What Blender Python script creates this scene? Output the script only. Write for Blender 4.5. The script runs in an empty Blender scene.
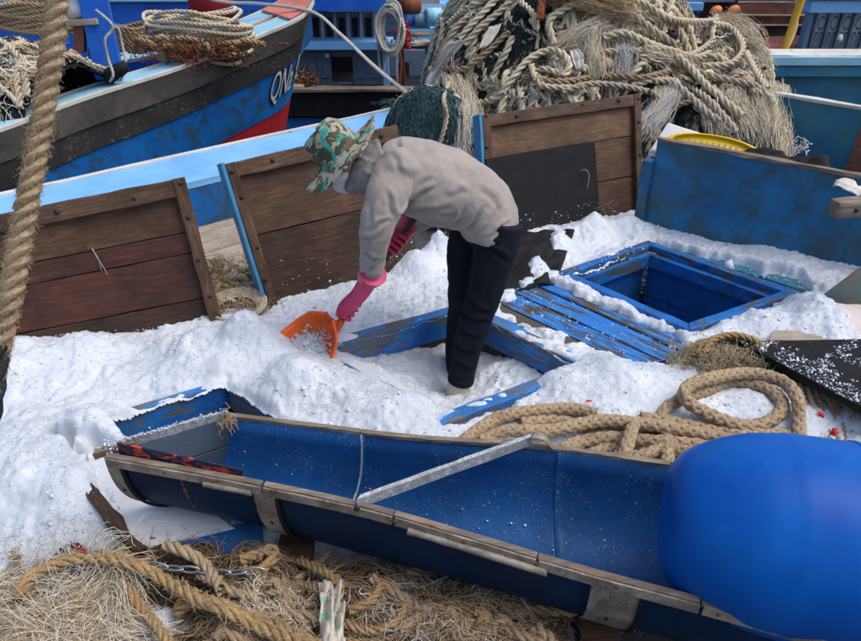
import bpy, bmesh, math, random
import numpy as np
from mathutils import Vector, Matrix
from mathutils import noise as mn

random.seed(7); RNG = np.random.default_rng(7)
SC = bpy.context.scene
COL = SC.collection

# ------------------------------------------------------------------ camera, sky, sun, exposure
F_PX, CAM_H, PITCH = 730.0, 1.95, math.radians(30)
cd = bpy.data.cameras.new('camera'); cam = bpy.data.objects.new('camera', cd); COL.objects.link(cam)
cam.location = (0, 0, CAM_H); cam.rotation_euler = (math.radians(90) - PITCH, 0, 0)
cd.sensor_width = 36.0; cd.lens = 36.0 * F_PX / 861.0; cd.clip_start = 0.05; cd.clip_end = 2000
SC.camera = cam
SUN_EL, SUN_AZ = math.radians(62), math.radians(100)       # azimuth measured from +Y towards +X
world = bpy.data.worlds.new('World'); SC.world = world; world.use_nodes = True
wn = world.node_tree.nodes; wl = world.node_tree.links; wn.clear()
sky = wn.new('ShaderNodeTexSky'); sky.sky_type = 'NISHITA'; sky.sun_disc = False
sky.sun_elevation = SUN_EL; sky.sun_rotation = SUN_AZ
sky.air_density = 1.0; sky.dust_density = 4.0; sky.ozone_density = 1.0
bg = wn.new('ShaderNodeBackground'); bg.inputs[1].default_value = 0.15
wo = wn.new('ShaderNodeOutputWorld')
wl.new(sky.outputs[0], bg.inputs[0]); wl.new(bg.outputs[0], wo.inputs[0])
sd = bpy.data.lights.new('sun', 'SUN'); sd.energy = 1.05; sd.angle = math.radians(42); sd.color = (1.0, 0.97, 0.93)
sun = bpy.data.objects.new('sun', sd); COL.objects.link(sun)
sdir = Vector((math.sin(SUN_AZ) * math.cos(SUN_EL), math.cos(SUN_AZ) * math.cos(SUN_EL), math.sin(SUN_EL)))
sun.rotation_euler = sdir.to_track_quat('Z', 'Y').to_euler()
SC.view_settings.view_transform = 'Standard'; SC.view_settings.look = 'None'
SC.view_settings.gamma = 1; SC.view_settings.exposure = 0.5

# ------------------------------------------------------------------ survey helpers: where a sight line meets a real plane
def ray(u, v):
    x = (u - 430.5) / F_PX; y = (320.5 - v) / F_PX
    return np.array([x, y * math.sin(PITCH) + math.cos(PITCH), y * math.cos(PITCH) - math.sin(PITCH)])
EYE = np.array([0, 0, CAM_H])
def Z(u, v, z=0.0):
    d = ray(u, v); return EYE + d * (z - CAM_H) / d[2]
def Y(u, v, y):
    d = ray(u, v); return EYE + d * y / d[1]
def V(p): return Vector((float(p[0]), float(p[1]), float(p[2])))
def A(*p): return np.array(p, float)

# ------------------------------------------------------------------ object helpers
def tag(o, label=None, cat=None, group=None, kind=None):
    if label: o['label'] = label
    if cat: o['category'] = cat
    if group: o['group'] = group
    if kind: o['kind'] = kind
    return o
def thing(name, loc, label, cat, group=None):
    o = bpy.data.objects.new(name, None); o.location = V(loc); COL.objects.link(o)
    o.empty_display_size = 0.1
    return tag(o, label, cat, group)
def put(name, me, mat=None, parent=None, M=None):
    o = bpy.data.objects.new(name, me); COL.objects.link(o)
    if mat and not me.materials: me.materials.append(mat)
    if M is not None: o.matrix_world = M
    if parent is not None:
        o.parent = parent
        o.matrix_parent_inverse = world_of(parent).inverted()
    return o
def world_of(o):
    m = o.matrix_basis.copy()
    if o.parent: m = world_of(o.parent) @ o.matrix_parent_inverse @ m
    return m
def copy_tree(o, parent=None, M=None):
    c = o.copy(); COL.objects.link(c)
    if parent is not None: c.parent = parent
    if M is not None: c.matrix_basis = M @ c.matrix_basis
    for ch in [x for x in bpy.data.objects if x.parent == o]:
        copy_tree(ch, c)
    return c
def qmesh(name, Vs, Fs, uv=None, smooth=True):
    """numpy quads -> mesh; Fs (n,k) k = 3 or 4; uv per vertex (m,2)"""
    me = bpy.data.meshes.new(name); Vs = np.asarray(Vs, np.float32); Fs = np.asarray(Fs, np.int32)
    n, k = Fs.shape
    me.vertices.add(len(Vs)); me.vertices.foreach_set('co', Vs.ravel())
    me.loops.add(n * k); me.loops.foreach_set('vertex_index', Fs.ravel())
    me.polygons.add(n); me.polygons.foreach_set('loop_start', np.arange(0, n * k, k, dtype=np.int32))
    me.polygons.foreach_set('loop_total', np.full(n, k, np.int32))
    if smooth: me.polygons.foreach_set('use_smooth', np.ones(n, bool))
    if uv is not None:
        l = me.uv_layers.new(name='UVMap'); l.data.foreach_set('uv', np.asarray(uv, np.float32)[Fs.ravel()].ravel())
    me.update(calc_edges=True); me.validate()
    return me
def join_geo(parts):
    Vs, Fs, Us, off = [], [], [], 0
    for v, f, u in parts:
        Vs.append(v); Fs.append(f + off); Us.append(u); off += len(v)
    return np.concatenate(Vs), np.concatenate(Fs), np.concatenate(Us)

def frame(ex, up):
    ex = ex / np.linalg.norm(ex); ez = np.asarray(up, float); ez = ez - ex * ez.dot(ex); ez /= np.linalg.norm(ez)
    return ex, np.cross(ez, ex), ez
def mat_from(o, ex, ey, ez):
    return Matrix(((ex[0], ey[0], ez[0], o[0]), (ex[1], ey[1], ez[1], o[1]), (ex[2], ey[2], ez[2], o[2]), (0, 0, 0, 1)))

def hexa(name, Q, T, mat, parent=None, bev=0.004, seg=6, wob=0.0015):
    """board: front quad Q=[A,B,C,D] (A->B the long side) thickened by vector T; object axes follow the board"""
    Aa, B, Cc, D = [np.asarray(q, float) for q in Q]; T = np.asarray(T, float)
    nrm = -T
    ex, ey, ez = frame(B - Aa, nrm)
    R = np.array([ex, ey, ez])
    L = np.linalg.norm(B - Aa)
    vs, fs = [], []
    for i in range(seg + 1):
        t = i / seg
        a = Aa + (B - Aa) * t; d = D + (Cc - D) * t
        for p in (a, d, d + T, a + T):
            q = R @ (p - Aa)
            if 0 < i < seg or wob > 0.002: q = q + RNG.normal(0, wob, 3)
            vs.append(q)
    for i in range(seg):
        for j in range(4):
            a = i * 4 + j; b = i * 4 + (j + 1) % 4
            fs.append((a, a + 4, b + 4, b))
    fs.append((0, 1, 2, 3)); e = seg * 4; fs.append((e + 3, e + 2, e + 1, e))
    bm = bmesh.new(); bv = [bm.verts.new(v) for v in vs]
    for f in fs: bm.faces.new([bv[k] for k in f])
    bmesh.ops.recalc_face_normals(bm, faces=bm.faces)
    if bev > 0:
        ed = [e for e in bm.edges if len(e.link_faces) == 2 and e.calc_face_angle(0) > 0.5]
        bmesh.ops.bevel(bm, geom=ed, offset=bev, segments=2, affect='EDGES', profile=0.6, clamp_overlap=True)
    me = bpy.data.meshes.new(name); bm.to_mesh(me); bm.free()
    return put(name, me, mat, parent, mat_from(Aa, ex, ey, ez))

def beam(name, p0, p1, w, h, mat, parent=None, up=(0, 0, 1), bev=0.005, seg=6, wob=0.0015, drop=True):
    """square timber from p0 to p1 (centre line of its top face when drop), w across, h deep"""
    p0 = np.asarray(p0, float); p1 = np.asarray(p1, float)
    ex, ey, ez = frame(p1 - p0, up)
    s = 0 if drop else h / 2
    a = p0 - ey * w / 2 + ez * s; b = p1 - ey * w / 2 + ez * s; c = p1 + ey * w / 2 + ez * s; d = p0 + ey * w / 2 + ez * s
    return hexa(name, [a, b, c, d], -ez * h, mat, parent, bev, seg, wob)

def smoothpath(P, step, closed=False):
    P = np.asarray(P, float)
    if closed: P = np.vstack([P, P[:1]])
    d = np.linalg.norm(np.diff(P, axis=0), axis=1); s = np.concatenate([[0], np.cumsum(d)])
    Pe = np.vstack([2 * P[0] - P[1], P, 2 * P[-1] - P[-2]])
    if closed: Pe[0] = P[-2]; Pe[-1] = P[1]
    out = []
    for i in range(len(P) - 1):
        n = max(2, int(d[i] / step)); t = np.linspace(0, 1, n, endpoint=False)[:, None]
        p0, p1, p2, p3 = Pe[i], Pe[i + 1], Pe[i + 2], Pe[i + 3]
        out.append(0.5 * ((2 * p1) + (-p0 + p2) * t + (2 * p0 - 5 * p1 + 4 * p2 - p3) * t ** 2 + (-p0 + 3 * p1 - 3 * p2 + p3) * t ** 3))
    out.append(P[-1:]); Q = np.vstack(out)
    d = np.linalg.norm(np.diff(Q, axis=0), axis=1); s = np.concatenate([[0], np.cumsum(d)])
    n = max(4, int(s[-1] / step)); si = np.linspace(0, s[-1], n)
    return np.stack([np.interp(si, s, Q[:, k]) for k in range(3)], 1)

def pt_frames(P):
    T = np.gradient(P, axis=0); T /= np.linalg.norm(T, axis=1)[:, None] + 1e-12
    n = np.cross(T[0], [0.3, 0.2, 1]); n /= np.linalg.norm(n); N = np.zeros_like(P); N[0] = n
    for i in range(1, len(P)):
        n = n - T[i] * n.dot(T[i]); n /= np.linalg.norm(n) + 1e-12; N[i] = n
    return T, N, np.cross(T, N)

def rope_geo(P, R, step=None, sides=6, kind='twist', pitch=None, phase=0.0):
    step = step or R * 0.45
    P = smoothpath(P, step); T, N, B = pt_frames(P); n = len(P)
    s = np.concatenate([[0], np.cumsum(np.linalg.norm(np.diff(P, axis=0), axis=1))])
    strands = []
    if kind == 'twist':
        pitch = pitch or R * 6.5; w = 2 * np.pi / pitch
        for j in range(3): strands.append((w * s + 2 * np.pi * j / 3, np.full(n, R * 0.5), R * 0.53))
    elif kind == 'braid':
        pitch = pitch or R * 7; w = 2 * np.pi / pitch
        for j in range(4):
            ph = 2 * np.pi * j / 4
            strands.append((w * s + ph, R * (0.60 + 0.07 * np.cos(4 * w * s)), R * 0.385))
            strands.append((-w * s + ph, R * (0.60 - 0.07 * np.cos(4 * w * s)), R * 0.385))
    else:
        strands.append((s * 0, s * 0, R))
    parts = []; th = np.linspace(0, 2 * np.pi, sides, endpoint=False) + phase
    lump = 1 + 0.05 * np.interp(s, np.linspace(0, s[-1], max(2, int(s[-1] / (R * 3)))), RNG.normal(0, 1, max(2, int(s[-1] / (R * 3)))))
    for ang, rad, r in strands:
        dirv = np.cos(ang)[:, None] * N + np.sin(ang)[:, None] * B
        tan = -np.sin(ang)[:, None] * N + np.cos(ang)[:, None] * B
        c = P + dirv * (rad * lump)[:, None]
        rr = (r * lump)[:, None, None]
        wide = 1.25 if kind == 'braid' else 1.0
        ring = c[:, None, :] + rr * (np.cos(th)[None, :, None] * dirv[:, None, :] + wide * np.sin(th)[None, :, None] * tan[:, None, :])
        v = ring.reshape(-1, 3)
        i = np.arange(n - 1)[:, None] * sides; k = np.arange(sides)[None, :]; k2 = (k + 1) % sides
        f = np.stack([i + k, i + k2, i + sides + k2, i + sides + k], -1).reshape(-1, 4)
        u = np.stack([np.tile(np.arange(sides) / sides, n), np.repeat(s, sides)], 1)
        capc = len(v); v = np.vstack([v, c[0], c[-1]]); u = np.vstack([u, [0, 0], [0, s[-1]]])
        k = np.arange(sides); k2 = (k + 1) % sides
        f = np.vstack([f, np.stack([k2, k, np.full(sides, capc), np.full(sides, capc)], 1)[:0]])
        parts.append((v, f, u))
    return join_geo(parts)
def rope(name, P, R, mat, parent=None, **kw):
    v, f, u = rope_geo(P, R, **kw); o0 = v[0].copy()
    return put(name, qmesh(name, v - o0, f, u), mat, parent, Matrix.Translation(V(o0)))
def tubes_geo(P, r, sides=3):
    """many thin threads at once: P (M,K,3)"""
    P = np.asarray(P, float); M, K, _ = P.shape
    T = np.gradient(P, axis=1); T /= np.linalg.norm(T, axis=2)[..., None] + 1e-9
    ref = RNG.normal(0, 1, (M, 1, 3)); N = np.cross(T, ref); N /= np.linalg.norm(N, axis=2)[..., None] + 1e-9
    B = np.cross(T, N); th = np.linspace(0, 2 * np.pi, sides, endpoint=False)
    r = np.broadcast_to(np.asarray(r, float), (M, K)) if np.ndim(r) != 1 else np.broadcast_to(np.asarray(r)[:, None], (M, K))
    ring = P[:, :, None, :] + r[:, :, None, None] * (np.cos(th)[None, None, :, None] * N[:, :, None, :] + np.sin(th)[None, None, :, None] * B[:, :, None, :])
    v = ring.reshape(-1, 3)
    m = np.arange(M)[:, None, None] * K * sides; i = np.arange(K - 1)[None, :, None] * sides; k = np.arange(sides)[None, None, :]; k2 = (k + 1) % sides
    f = np.stack([m + i + k, m + i + k2, m + i + sides + k2, m + i + sides + k], -1).reshape(-1, 4)
    u = np.stack([np.tile(np.arange(sides) / sides, M * K), np.tile(np.repeat(np.arange(K) * 0.02, sides), M)], 1)
    return v, f, u
def threads(name, P, r, mat, parent=None, sides=3, stuff=True, label=None, cat=None):
    v, f, u = tubes_geo(P, r, sides)
    o = put(name, qmesh(name, v, f, u), mat, parent)
    if stuff: o['kind'] = 'stuff'
    return o
def fuzz_paths(P, R, n, ln=0.03, grav=0.3):
    P = smoothpath(P, R); T, N, B = pt_frames(P)
    i = RNG.integers(0, len(P), n); a = RNG.uniform(0, 2 * np.pi, n)
    d = np.cos(a)[:, None] * N[i] + np.sin(a)[:, None] * B[i]
    t = T[i] * RNG.choice([-1, 1], n)[:, None]
    s = P[i] + d * R * 0.85; L = ln * RNG.uniform(0.4, 1.2, n)[:, None]
    tt = RNG.normal(0, 0.35, (n, 3))
    p1 = s + (t * 0.7 + d * 0.4) * L * 0.5 + tt * L * 0.3; p2 = p1 + (t * 0.6 + d * 0.35 + tt) * L * 0.6; p2[:, 2] -= L[:, 0] * grav * 0.4
    return np.stack([s, p1, p2], 1)

def lathe(name, prof, mat, parent=None, M=None, n=24, smooth=True):
    """prof: (r, z) pairs about local z"""
    vs, fs = [], []
    for r, z in prof:
        for k in range(n):
            a = 2 * math.pi * k / n; vs.append((r * math.cos(a), r * math.sin(a), z))
    for i in range(len(prof) - 1):
        for k in range(n):
            fs.append((i * n + k, i * n + (k + 1) % n, (i + 1) * n + (k + 1) % n, (i + 1) * n + k))
    return put(name, qmesh(name, vs, fs, None, smooth), mat, parent, M)
def bolt(p, nrm, r, mat, parent, name='bolt'):
    ex, ey, ez = frame(np.cross(nrm, [0.13, 0.2, 0.97]), nrm)
    return lathe(name, [(0.0005, r * .5), (r * .6, r * .45), (r * .95, r * .2), (r, -r * .3)], mat, parent, mat_from(p, ex, ey, ez), 10)
def loft(rings, closed_ring=True, caps=True):
    """rings (n,m,3)"""
    rings = np.asarray(rings, float); n, m, _ = rings.shape; v = rings.reshape(-1, 3); f = []
    mm = m if closed_ring else m - 1
    for i in range(n - 1):
        for k in range(mm):
            k2 = (k + 1) % m; f.append((i * m + k, i * m + k2, (i + 1) * m + k2, (i + 1) * m + k))
    if caps and closed_ring:
        v = np.vstack([v, rings[0].mean(0), rings[-1].mean(0)]); a, b = len(v) - 2, len(v) - 1
        T3 = [(k2, k, a) for k, k2 in ((k, (k + 1) % m) for k in range(m))] + [((n - 1) * m + k, (n - 1) * m + (k + 1) % m, b) for k in range(m)]
        return v, f + T3
    return v, f
def pymesh(name, v, f, smooth=True):
    me = bpy.data.meshes.new(name); me.from_pydata([tuple(map(float, p)) for p in v], [], [tuple(map(int, q)) for q in f]); 
    if smooth: me.polygons.foreach_set('use_smooth', [True] * len(me.polygons))
    me.update(); return me

# ------------------------------------------------------------------ materials
class NB:
    def __init__(s, name):
        s.m = bpy.data.materials.new(name); s.m.use_nodes = True; s.t = s.m.node_tree; s.t.nodes.clear()
        s.out = s.n('ShaderNodeOutputMaterial'); s.p = s.n('ShaderNodeBsdfPrincipled'); s.l(s.p.outputs[0], s.out.inputs[0])
    def n(s, k, **kw):
        x = s.t.nodes.new(k)
        for a, b in kw.items(): setattr(x, a, b)
        return x
    def l(s, a, b): s.t.links.new(a, b)
    def coord(s, kind='Object', scale=(1, 1, 1), rnd=True):
        tc = s.n('ShaderNodeTexCoord'); mp = s.n('ShaderNodeMapping'); mp.inputs['Scale'].default_value = scale
        s.l(tc.outputs[kind], mp.inputs[0])
        if rnd:
            oi = s.n('ShaderNodeObjectInfo'); ml = s.n('ShaderNodeMath', operation='MULTIPLY'); ml.inputs[1].default_value = 37.0
            s.l(oi.outputs['Random'], ml.inputs[0]); s.l(ml.outputs[0], mp.inputs['Location'])
        return mp.outputs[0]
    def noise(s, co, scale, detail=5, rough=0.6, dist=0.0):
        x = s.n('ShaderNodeTexNoise'); x.inputs['Scale'].default_value = scale; x.inputs['Detail'].default_value = detail
        x.inputs['Roughness'].default_value = rough; x.inputs['Distortion'].default_value = dist
        s.l(co, x.inputs['Vector']); return x.outputs[0]
    def voro(s, co, scale, feature='F1', out=0):
        x = s.n('ShaderNodeTexVoronoi', feature=feature); x.inputs['Scale'].default_value = scale; s.l(co, x.inputs['Vector']); return x.outputs[out]
    def ramp(s, f, stops):
        x = s.n('ShaderNodeValToRGB'); e = x.color_ramp.elements
        while len(e) < len(stops): e.new(0.5)
        for i, (p, c) in enumerate(stops):
            e[i].position = p; e[i].color = (*c, 1) if len(c) == 3 else c
        s.l(f, x.inputs[0]); return x.outputs[0]
    def g(s, f, a, b):
        x = s.n('ShaderNodeMapRange'); x.inputs[1].default_value = a; x.inputs[2].default_value = b; s.l(f, x.inputs[0]); return x.outputs[0]
    def mix(s, f, a, b, mode='MIX'):
        x = s.n('ShaderNodeMix', data_type='RGBA', blend_type=mode)
        if isinstance(f, (int, float)): x.inputs[0].default_value = f
        else: s.l(f, x.inputs[0])
        for i, c in ((6, a), (7, b)):
            if isinstance(c, tuple): x.inputs[i].default_value = (*c, 1)
            else: s.l(c, x.inputs[i])
        return x.outputs[2]
    def math(s, op, a, b):
        x = s.n('ShaderNodeMath', operation=op)
        for i, c in enumerate((a, b)):
            if isinstance(c, (int, float)): x.inputs[i].default_value = c
            else: s.l(c, x.inputs[i])
        return x.outputs[0]
    def bump(s, h, st=0.5, dist=0.005, prev=None):
        x = s.n('ShaderNodeBump'); x.inputs['Strength'].default_value = st; x.inputs['Distance'].default_value = dist
        s.l(h, x.inputs['Height'])
        if prev is not None: s.l(prev, x.inputs['Normal'])
        return x.outputs[0]
    def done(s, col, rough=0.6, normal=None, spec=None, metal=0.0, **kw):
        for k, c in (('Base Color', col), ('Roughness', rough), ('Metallic', metal)):
            if isinstance(c, tuple): s.p.inputs[k].default_value = (*c, 1)
            elif isinstance(c, (int, float)): s.p.inputs[k].default_value = c
            else: s.l(c, s.p.inputs[k])
        if normal is not None: s.l(normal, s.p.inputs['Normal'])
        if spec is not None: s.p.inputs['Specular IOR Level'].default_value = spec
        for k, v in kw.items(): s.p.inputs[k.replace('_', ' ')].default_value = v
        return s.m

def wood(name, dark, mid, light, rough=0.65, grain=1.0, stain=None, stain_amt=0.5):
    b = NB(name); co = b.coord('Object', (1.0, 9, 9)); co2 = b.coord('Object', (1, 1, 1))
    g1 = b.noise(co, 5 * grain, 8, 0.65, 1.2); g2 = b.noise(co, 26 * grain, 4, 0.7, 0.3)
    blot = b.noise(co2, 4.5, 6, 0.65, 0.5)
    c = b.ramp(b.math('ADD', b.math('MULTIPLY', g1, 0.7), b.math('MULTIPLY', g2, 0.3)), [(0.3, dark), (0.52, mid), (0.72, light)])
    c = b.mix(b.g(blot, 0.42, 0.68), c, b.mix(0.75, c, dark))
    sc_ = b.g(b.noise(b.coord('Object', (2.2, 30, 30)), 7, 6, .8, .2), .60, .68); c = b.mix(b.math('MULTIPLY', sc_, b.math('MULTIPLY', b.g(blot, .62, .40), .55)), c, light)
    if stain: c = b.mix(b.math('MULTIPLY', b.g(b.noise(co2, 7, 5, 0.7, 0.3), 0.52, 0.66), stain_amt), c, stain)
    sp = b.voro(co2, 55, 'F1'); c = b.mix(b.math('MULTIPLY', b.g(sp, 0.12, 0.06), 0.6), c, (0.01, 0.008, 0.006))
    nm = b.bump(g2, 0.5, 0.003); nm = b.bump(g1, 0.5, 0.006, nm)
    return b.done(c, b.g(blot, 0.0, 1.0) if rough is None else rough, nm, 0.3)
def paint(name, col, col2, wear=(0.52, 0.62), under=((0.05, 0.04, 0.035), (0.16, 0.13, 0.1)), rough=0.45, stain=(0.05, 0.06, 0.045), stain_lv=(0.52, 0.75), speck=0.5, stretch=(1, 5, 5)):
    """weathered boat paint: two tones, dirt streaks, flaked patches down to grey timber"""
    b = NB(name); co = b.coord('Object', stretch); c1 = b.coord('Object', (1, 1, 1))
    big = b.noise(c1, 2.6, 6, 0.6, 0.4); fine = b.noise(co, 16, 6, 0.7, 0.4); dirt = b.noise(c1, 5.5, 8, 0.68, 0.8)
    c = b.mix(b.g(big, 0.35, 0.65), col, col2)
    c = b.mix(b.math('MULTIPLY', b.g(dirt, *stain_lv), 0.75), c, stain)
    wood_c = b.mix(fine, under[0], under[1])
    wm = b.math('ADD', b.math('MULTIPLY', b.noise(co, 5, 10, 0.75, 0.3), 0.65), b.math('MULTIPLY', big, 0.35))
    peel = b.g(wm, wear[0], wear[0] + (wear[1] - wear[0]) * 0.25)
    c = b.mix(peel, c, wood_c)
    sp = b.g(b.noise(c1, 140, 3, 0.7), 0.66, 0.72)
    c = b.mix(b.math('MULTIPLY', sp, speck), c, (0.35, 0.36, 0.36))
    nm = b.bump(fine, 0.35, 0.003); nm = b.bump(b.math('SUBTRACT', 1.0, peel), 0.6, 0.002, nm)
    r = b.math('ADD', b.math('MULTIPLY', peel, 0.35), b.math('ADD', b.math('MULTIPLY', dirt, 0.3), rough - 0.15))
    return b.done(c, r, nm, 0.4)
def ropemat(name, dark, mid, light, dirt=(0.12, 0.08, 0.05), dirt_amt=0.5, bump=0.9):
    b = NB(name); tc = b.n('ShaderNodeTexCoord'); mp = b.n('ShaderNodeMapping'); mp.inputs['Scale'].default_value = (9, 40, 1)
    mp.inputs['Rotation'].default_value = (0, 0, 0.0); b.l(tc.outputs['UV'], mp.inputs[0])
    fib = b.noise(mp.outputs[0], 3, 5, 0.75, 0.4); co = b.coord('Object', (1, 1, 1)); blot = b.noise(co, 9, 6, 0.7); gr = b.noise(co, 260, 3, 0.7)
    c = b.ramp(b.math('ADD', b.math('MULTIPLY', fib, 0.5), b.math('MULTIPLY', gr, 0.5)), [(0.33, dark), (0.5, mid), (0.66, light)])
    c = b.mix(b.math('MULTIPLY', b.g(blot, 0.5, 0.72), dirt_amt), c, dirt)
    geo = b.n('ShaderNodeNewGeometry'); 
    nm = b.bump(fib, bump, 0.004); nm = b.bump(gr, 0.6, 0.003, nm)
    return b.done(c, 0.88, nm, 0.15)
def plain(name, col, rough=0.6, var=0.35, scale=14, metal=0.0, bump=0.2, spec=0.4, col2=None):
    b = NB(name); co = b.coord('Object', (1, 1, 1)); n = b.noise(co, scale, 6, 0.65, 0.3)
    c2 = col2 or tuple(x * (1 - var) for x in col)
    c = b.mix(b.g(n, 0.35, 0.68), col, c2)
    return b.done(c, b.math('ADD', b.math('MULTIPLY', n, 0.25), rough - 0.12), b.bump(n, bump, 0.004), spec, metal)

M = {}
M['wood_dark'] = wood('dark_plank', (0.014, 0.007, 0.0045), (0.052, 0.025, 0.014), (0.12, 0.064, 0.036), 0.5)
M['wood_red'] = wood('reddish_plank', (0.020, 0.008, 0.006), (0.075, 0.026, 0.017), (0.13, 0.052, 0.034), 0.42)
M['wood_light'] = wood('tan_plank', (0.045, 0.023, 0.012), (0.135, 0.074, 0.038), (0.23, 0.14, 0.078), 0.6)
M['wood_mid'] = wood('brown_plank', (0.026, 0.013, 0.008), (0.090, 0.046, 0.025), (0.165, 0.095, 0.054), 0.6)
M['wood_frame'] = wood('frame_timber', (0.03, 0.016, 0.010), (0.10, 0.055, 0.032), (0.21, 0.135, 0.085), 0.6, 1.0, (0.03, 0.02, 0.015), .6)
M['wood_grey'] = wood('bleached_plank', (0.2, 0.165, 0.13), (0.38, 0.33, 0.27), (0.5, 0.45, 0.39), 0.75)
M['wood_rim'] = wood('grey_rim_timber', (0.07, 0.055, 0.045), (0.2, 0.165, 0.13), (0.36, 0.32, 0.27), 0.7, 1.0, (0.25, 0.1, 0.03), 0.4)
M['wood_redbrown'] = wood('far_redbrown', (0.10, 0.04, 0.028), (0.24, 0.095, 0.065), (0.34, 0.16, 0.11), 0.7)
M['blue_light'] = paint('pale_blue_paint', (0.13, 0.36, 0.72), (0.2, 0.46, 0.8), (0.66, 0.72), rough=0.5, stain=(0.2, 0.3, 0.42), stain_lv=(0.6, 0.8))
M['blue_pale2'] = paint('washed_blue_paint', (0.22, 0.48, 0.66), (0.28, 0.55, 0.7), (0.62, 0.7), ((0.3, 0.3, 0.26), (0.4, 0.42, 0.38)), rough=0.55, stain=(0.25, 0.36, 0.36), stain_lv=(0.55, 0.8))
M['blue_deep'] = paint('deep_blue_paint', (0.008, 0.07, 0.25), (0.012, 0.115, 0.36), (0.64, 0.7), rough=0.45, stain=(0.02, 0.055, 0.075), stain_lv=(0.46, 0.66))
M['blue_bulwark'] = paint('bulwark_blue_paint', (0.008, 0.11, 0.27), (0.014, 0.18, 0.40), (0.62, 0.69), rough=0.5, stain=(0.035, 0.07, 0.062), stain_lv=(0.40, 0.60), stretch=(1, 2, 2), speck=0.35)
M['blue_vivid'] = paint('vivid_blue_paint', (0.01, 0.09, 0.50), (0.015, 0.14, 0.62), (0.60, 0.68), rough=0.4, stain=(0.01, 0.03, 0.08), stain_lv=(0.55, 0.75))
M['blue_frame'] = paint('hatch_frame_blue', (0.005, 0.10, 0.38), (0.010, 0.165, 0.50), (0.53, 0.57), ((0.02, 0.02, 0.025), (0.10, 0.09, 0.08)), rough=0.4, stretch=(1, 7, 7), stain=(0.008, 0.03, 0.09), stain_lv=(0.45, 0.65))
M['blue_frost'] = paint('frosted_coaming', (0.006, 0.10, 0.36), (0.03, 0.26, 0.68), (0.50, 0.57), ((0.03, 0.028, 0.028), (0.20, 0.205, 0.215)), rough=0.5, stretch=(1, 6, 6), stain=(0.03, 0.06, 0.10), stain_lv=(.5, .7))
M['blue_worn'] = paint('worn_deck_blue', (0.01, 0.13, 0.46), (0.03, 0.25, 0.66), (0.505, 0.57), ((0.025, 0.02, 0.018), (0.09, 0.07, 0.055)), rough=0.5, stretch=(1, 14, 14), stain=(0.02, 0.05, 0.1))
M['blue_worn2'] = paint('very_worn_deck_blue', (0.01, 0.10, 0.36), (0.02, 0.2, 0.55), (0.42, 0.5), ((0.03, 0.025, 0.022), (0.11, 0.09, 0.075)), rough=0.5, stretch=(1, 14, 14), stain=(0.02, 0.05, 0.1))
M['blue_teal'] = paint('teal_blue_paint', (0.008, 0.13, 0.27), (0.03, 0.2, 0.3), (0.66, 0.72), rough=0.5, stain=(0.06, 0.12, 0.1), stain_lv=(0.46, 0.68), stretch=(1, 2, 2))
M['blue_edge'] = paint('panel_edge_blue', (0.03, 0.19, 0.36), (0.045, 0.24, 0.42), (0.62, 0.68), rough=0.55)
M['blue_slate'] = paint('slate_cabin_paint', (0.10, 0.15, 0.22), (0.14, 0.2, 0.28), (0.64, 0.7), rough=0.6, stain=(0.05, 0.07, 0.1))
M['grey_cabin'] = paint('grey_cabin_paint', (0.34, 0.37, 0.41), (0.42, 0.45, 0.49), (0.68, 0.74), rough=0.6, stain=(0.15, 0.16, 0.17))
M['white_edge'] = paint('white_edge_paint', (0.62, 0.62, 0.58), (0.5, 0.5, 0.47), (0.6, 0.66), rough=0.6, stain=(0.3, 0.27, 0.2), stain_lv=(0.5, 0.75), speck=0.0)
M['black_hull'] = paint('black_tarred_board', (0.045, 0.042, 0.038), (0.10, 0.09, 0.078), (0.585, 0.66), ((0.11, 0.088, 0.065), (0.19, 0.16, 0.125)), rough=0.6, stain=(0.02, 0.02, 0.02))
M['black_hull2'] = paint('black_tarred_strake', (0.02, 0.021, 0.024), (0.045, 0.043, 0.04), (0.555, 0.62), ((0.09, 0.06, 0.035), (0.22, 0.16, 0.1)), rough=0.55, stain=(0.012, 0.012, 0.014))
M['hull_blue'] = paint('hull_blue_paint', (0.005, 0.10, 0.36), (0.008, 0.15, 0.46), (0.655, 0.7), rough=0.45, stain=(0.03, 0.05, 0.05), stain_lv=(0.46, 0.62), stretch=(4, 4, 0.5))
M['hull_red'] = paint('boot_red_paint', (0.42, 0.022, 0.03), (0.34, 0.018, 0.022), (0.7, 0.76), rough=0.45, stain=(0.15, 0.03, 0.03), stain_lv=(0.6, 0.8))
M['salmon'] = paint('salmon_paint', (0.62, 0.2, 0.14), (0.52, 0.16, 0.11), (0.62, 0.7), rough=0.55, stain=(0.3, 0.14, 0.1))
M['black_rubber'] = plain('black_rubber', (0.006, 0.0065, 0.008), 0.7, 0.3, 9, bump=0.3, spec=0.2, col2=(0.013, 0.014, 0.016))
M['dark_void'] = plain('dark_interior', (0.006, 0.006, 0.008), 0.8)  # near-black: stands in for unlit insides, also colours rivets and cord
M['iron'] = plain('dark_iron', (0.05, 0.045, 0.04), 0.45, 0.4, 60, 0.8)
M['chain'] = plain('galvanised_chain', (0.42, 0.42, 0.42), 0.4, 0.5, 90, 0.85)
M['rust'] = plain('rusty_iron', (0.25, 0.07, 0.025), 0.75, 0.5, 40, 0.2, col2=(0.12, 0.04, 0.02))
M['rope_tan'] = ropemat('tan_rope', (0.22, 0.155, 0.09), (0.45, 0.335, 0.215), (0.64, 0.51, 0.36))
M['rope_tan2'] = ropemat('dull_tan_rope', (0.19, 0.125, 0.075), (0.40, 0.29, 0.185), (0.58, 0.45, 0.31), (0.13, 0.08, 0.045), 0.6)
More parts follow.
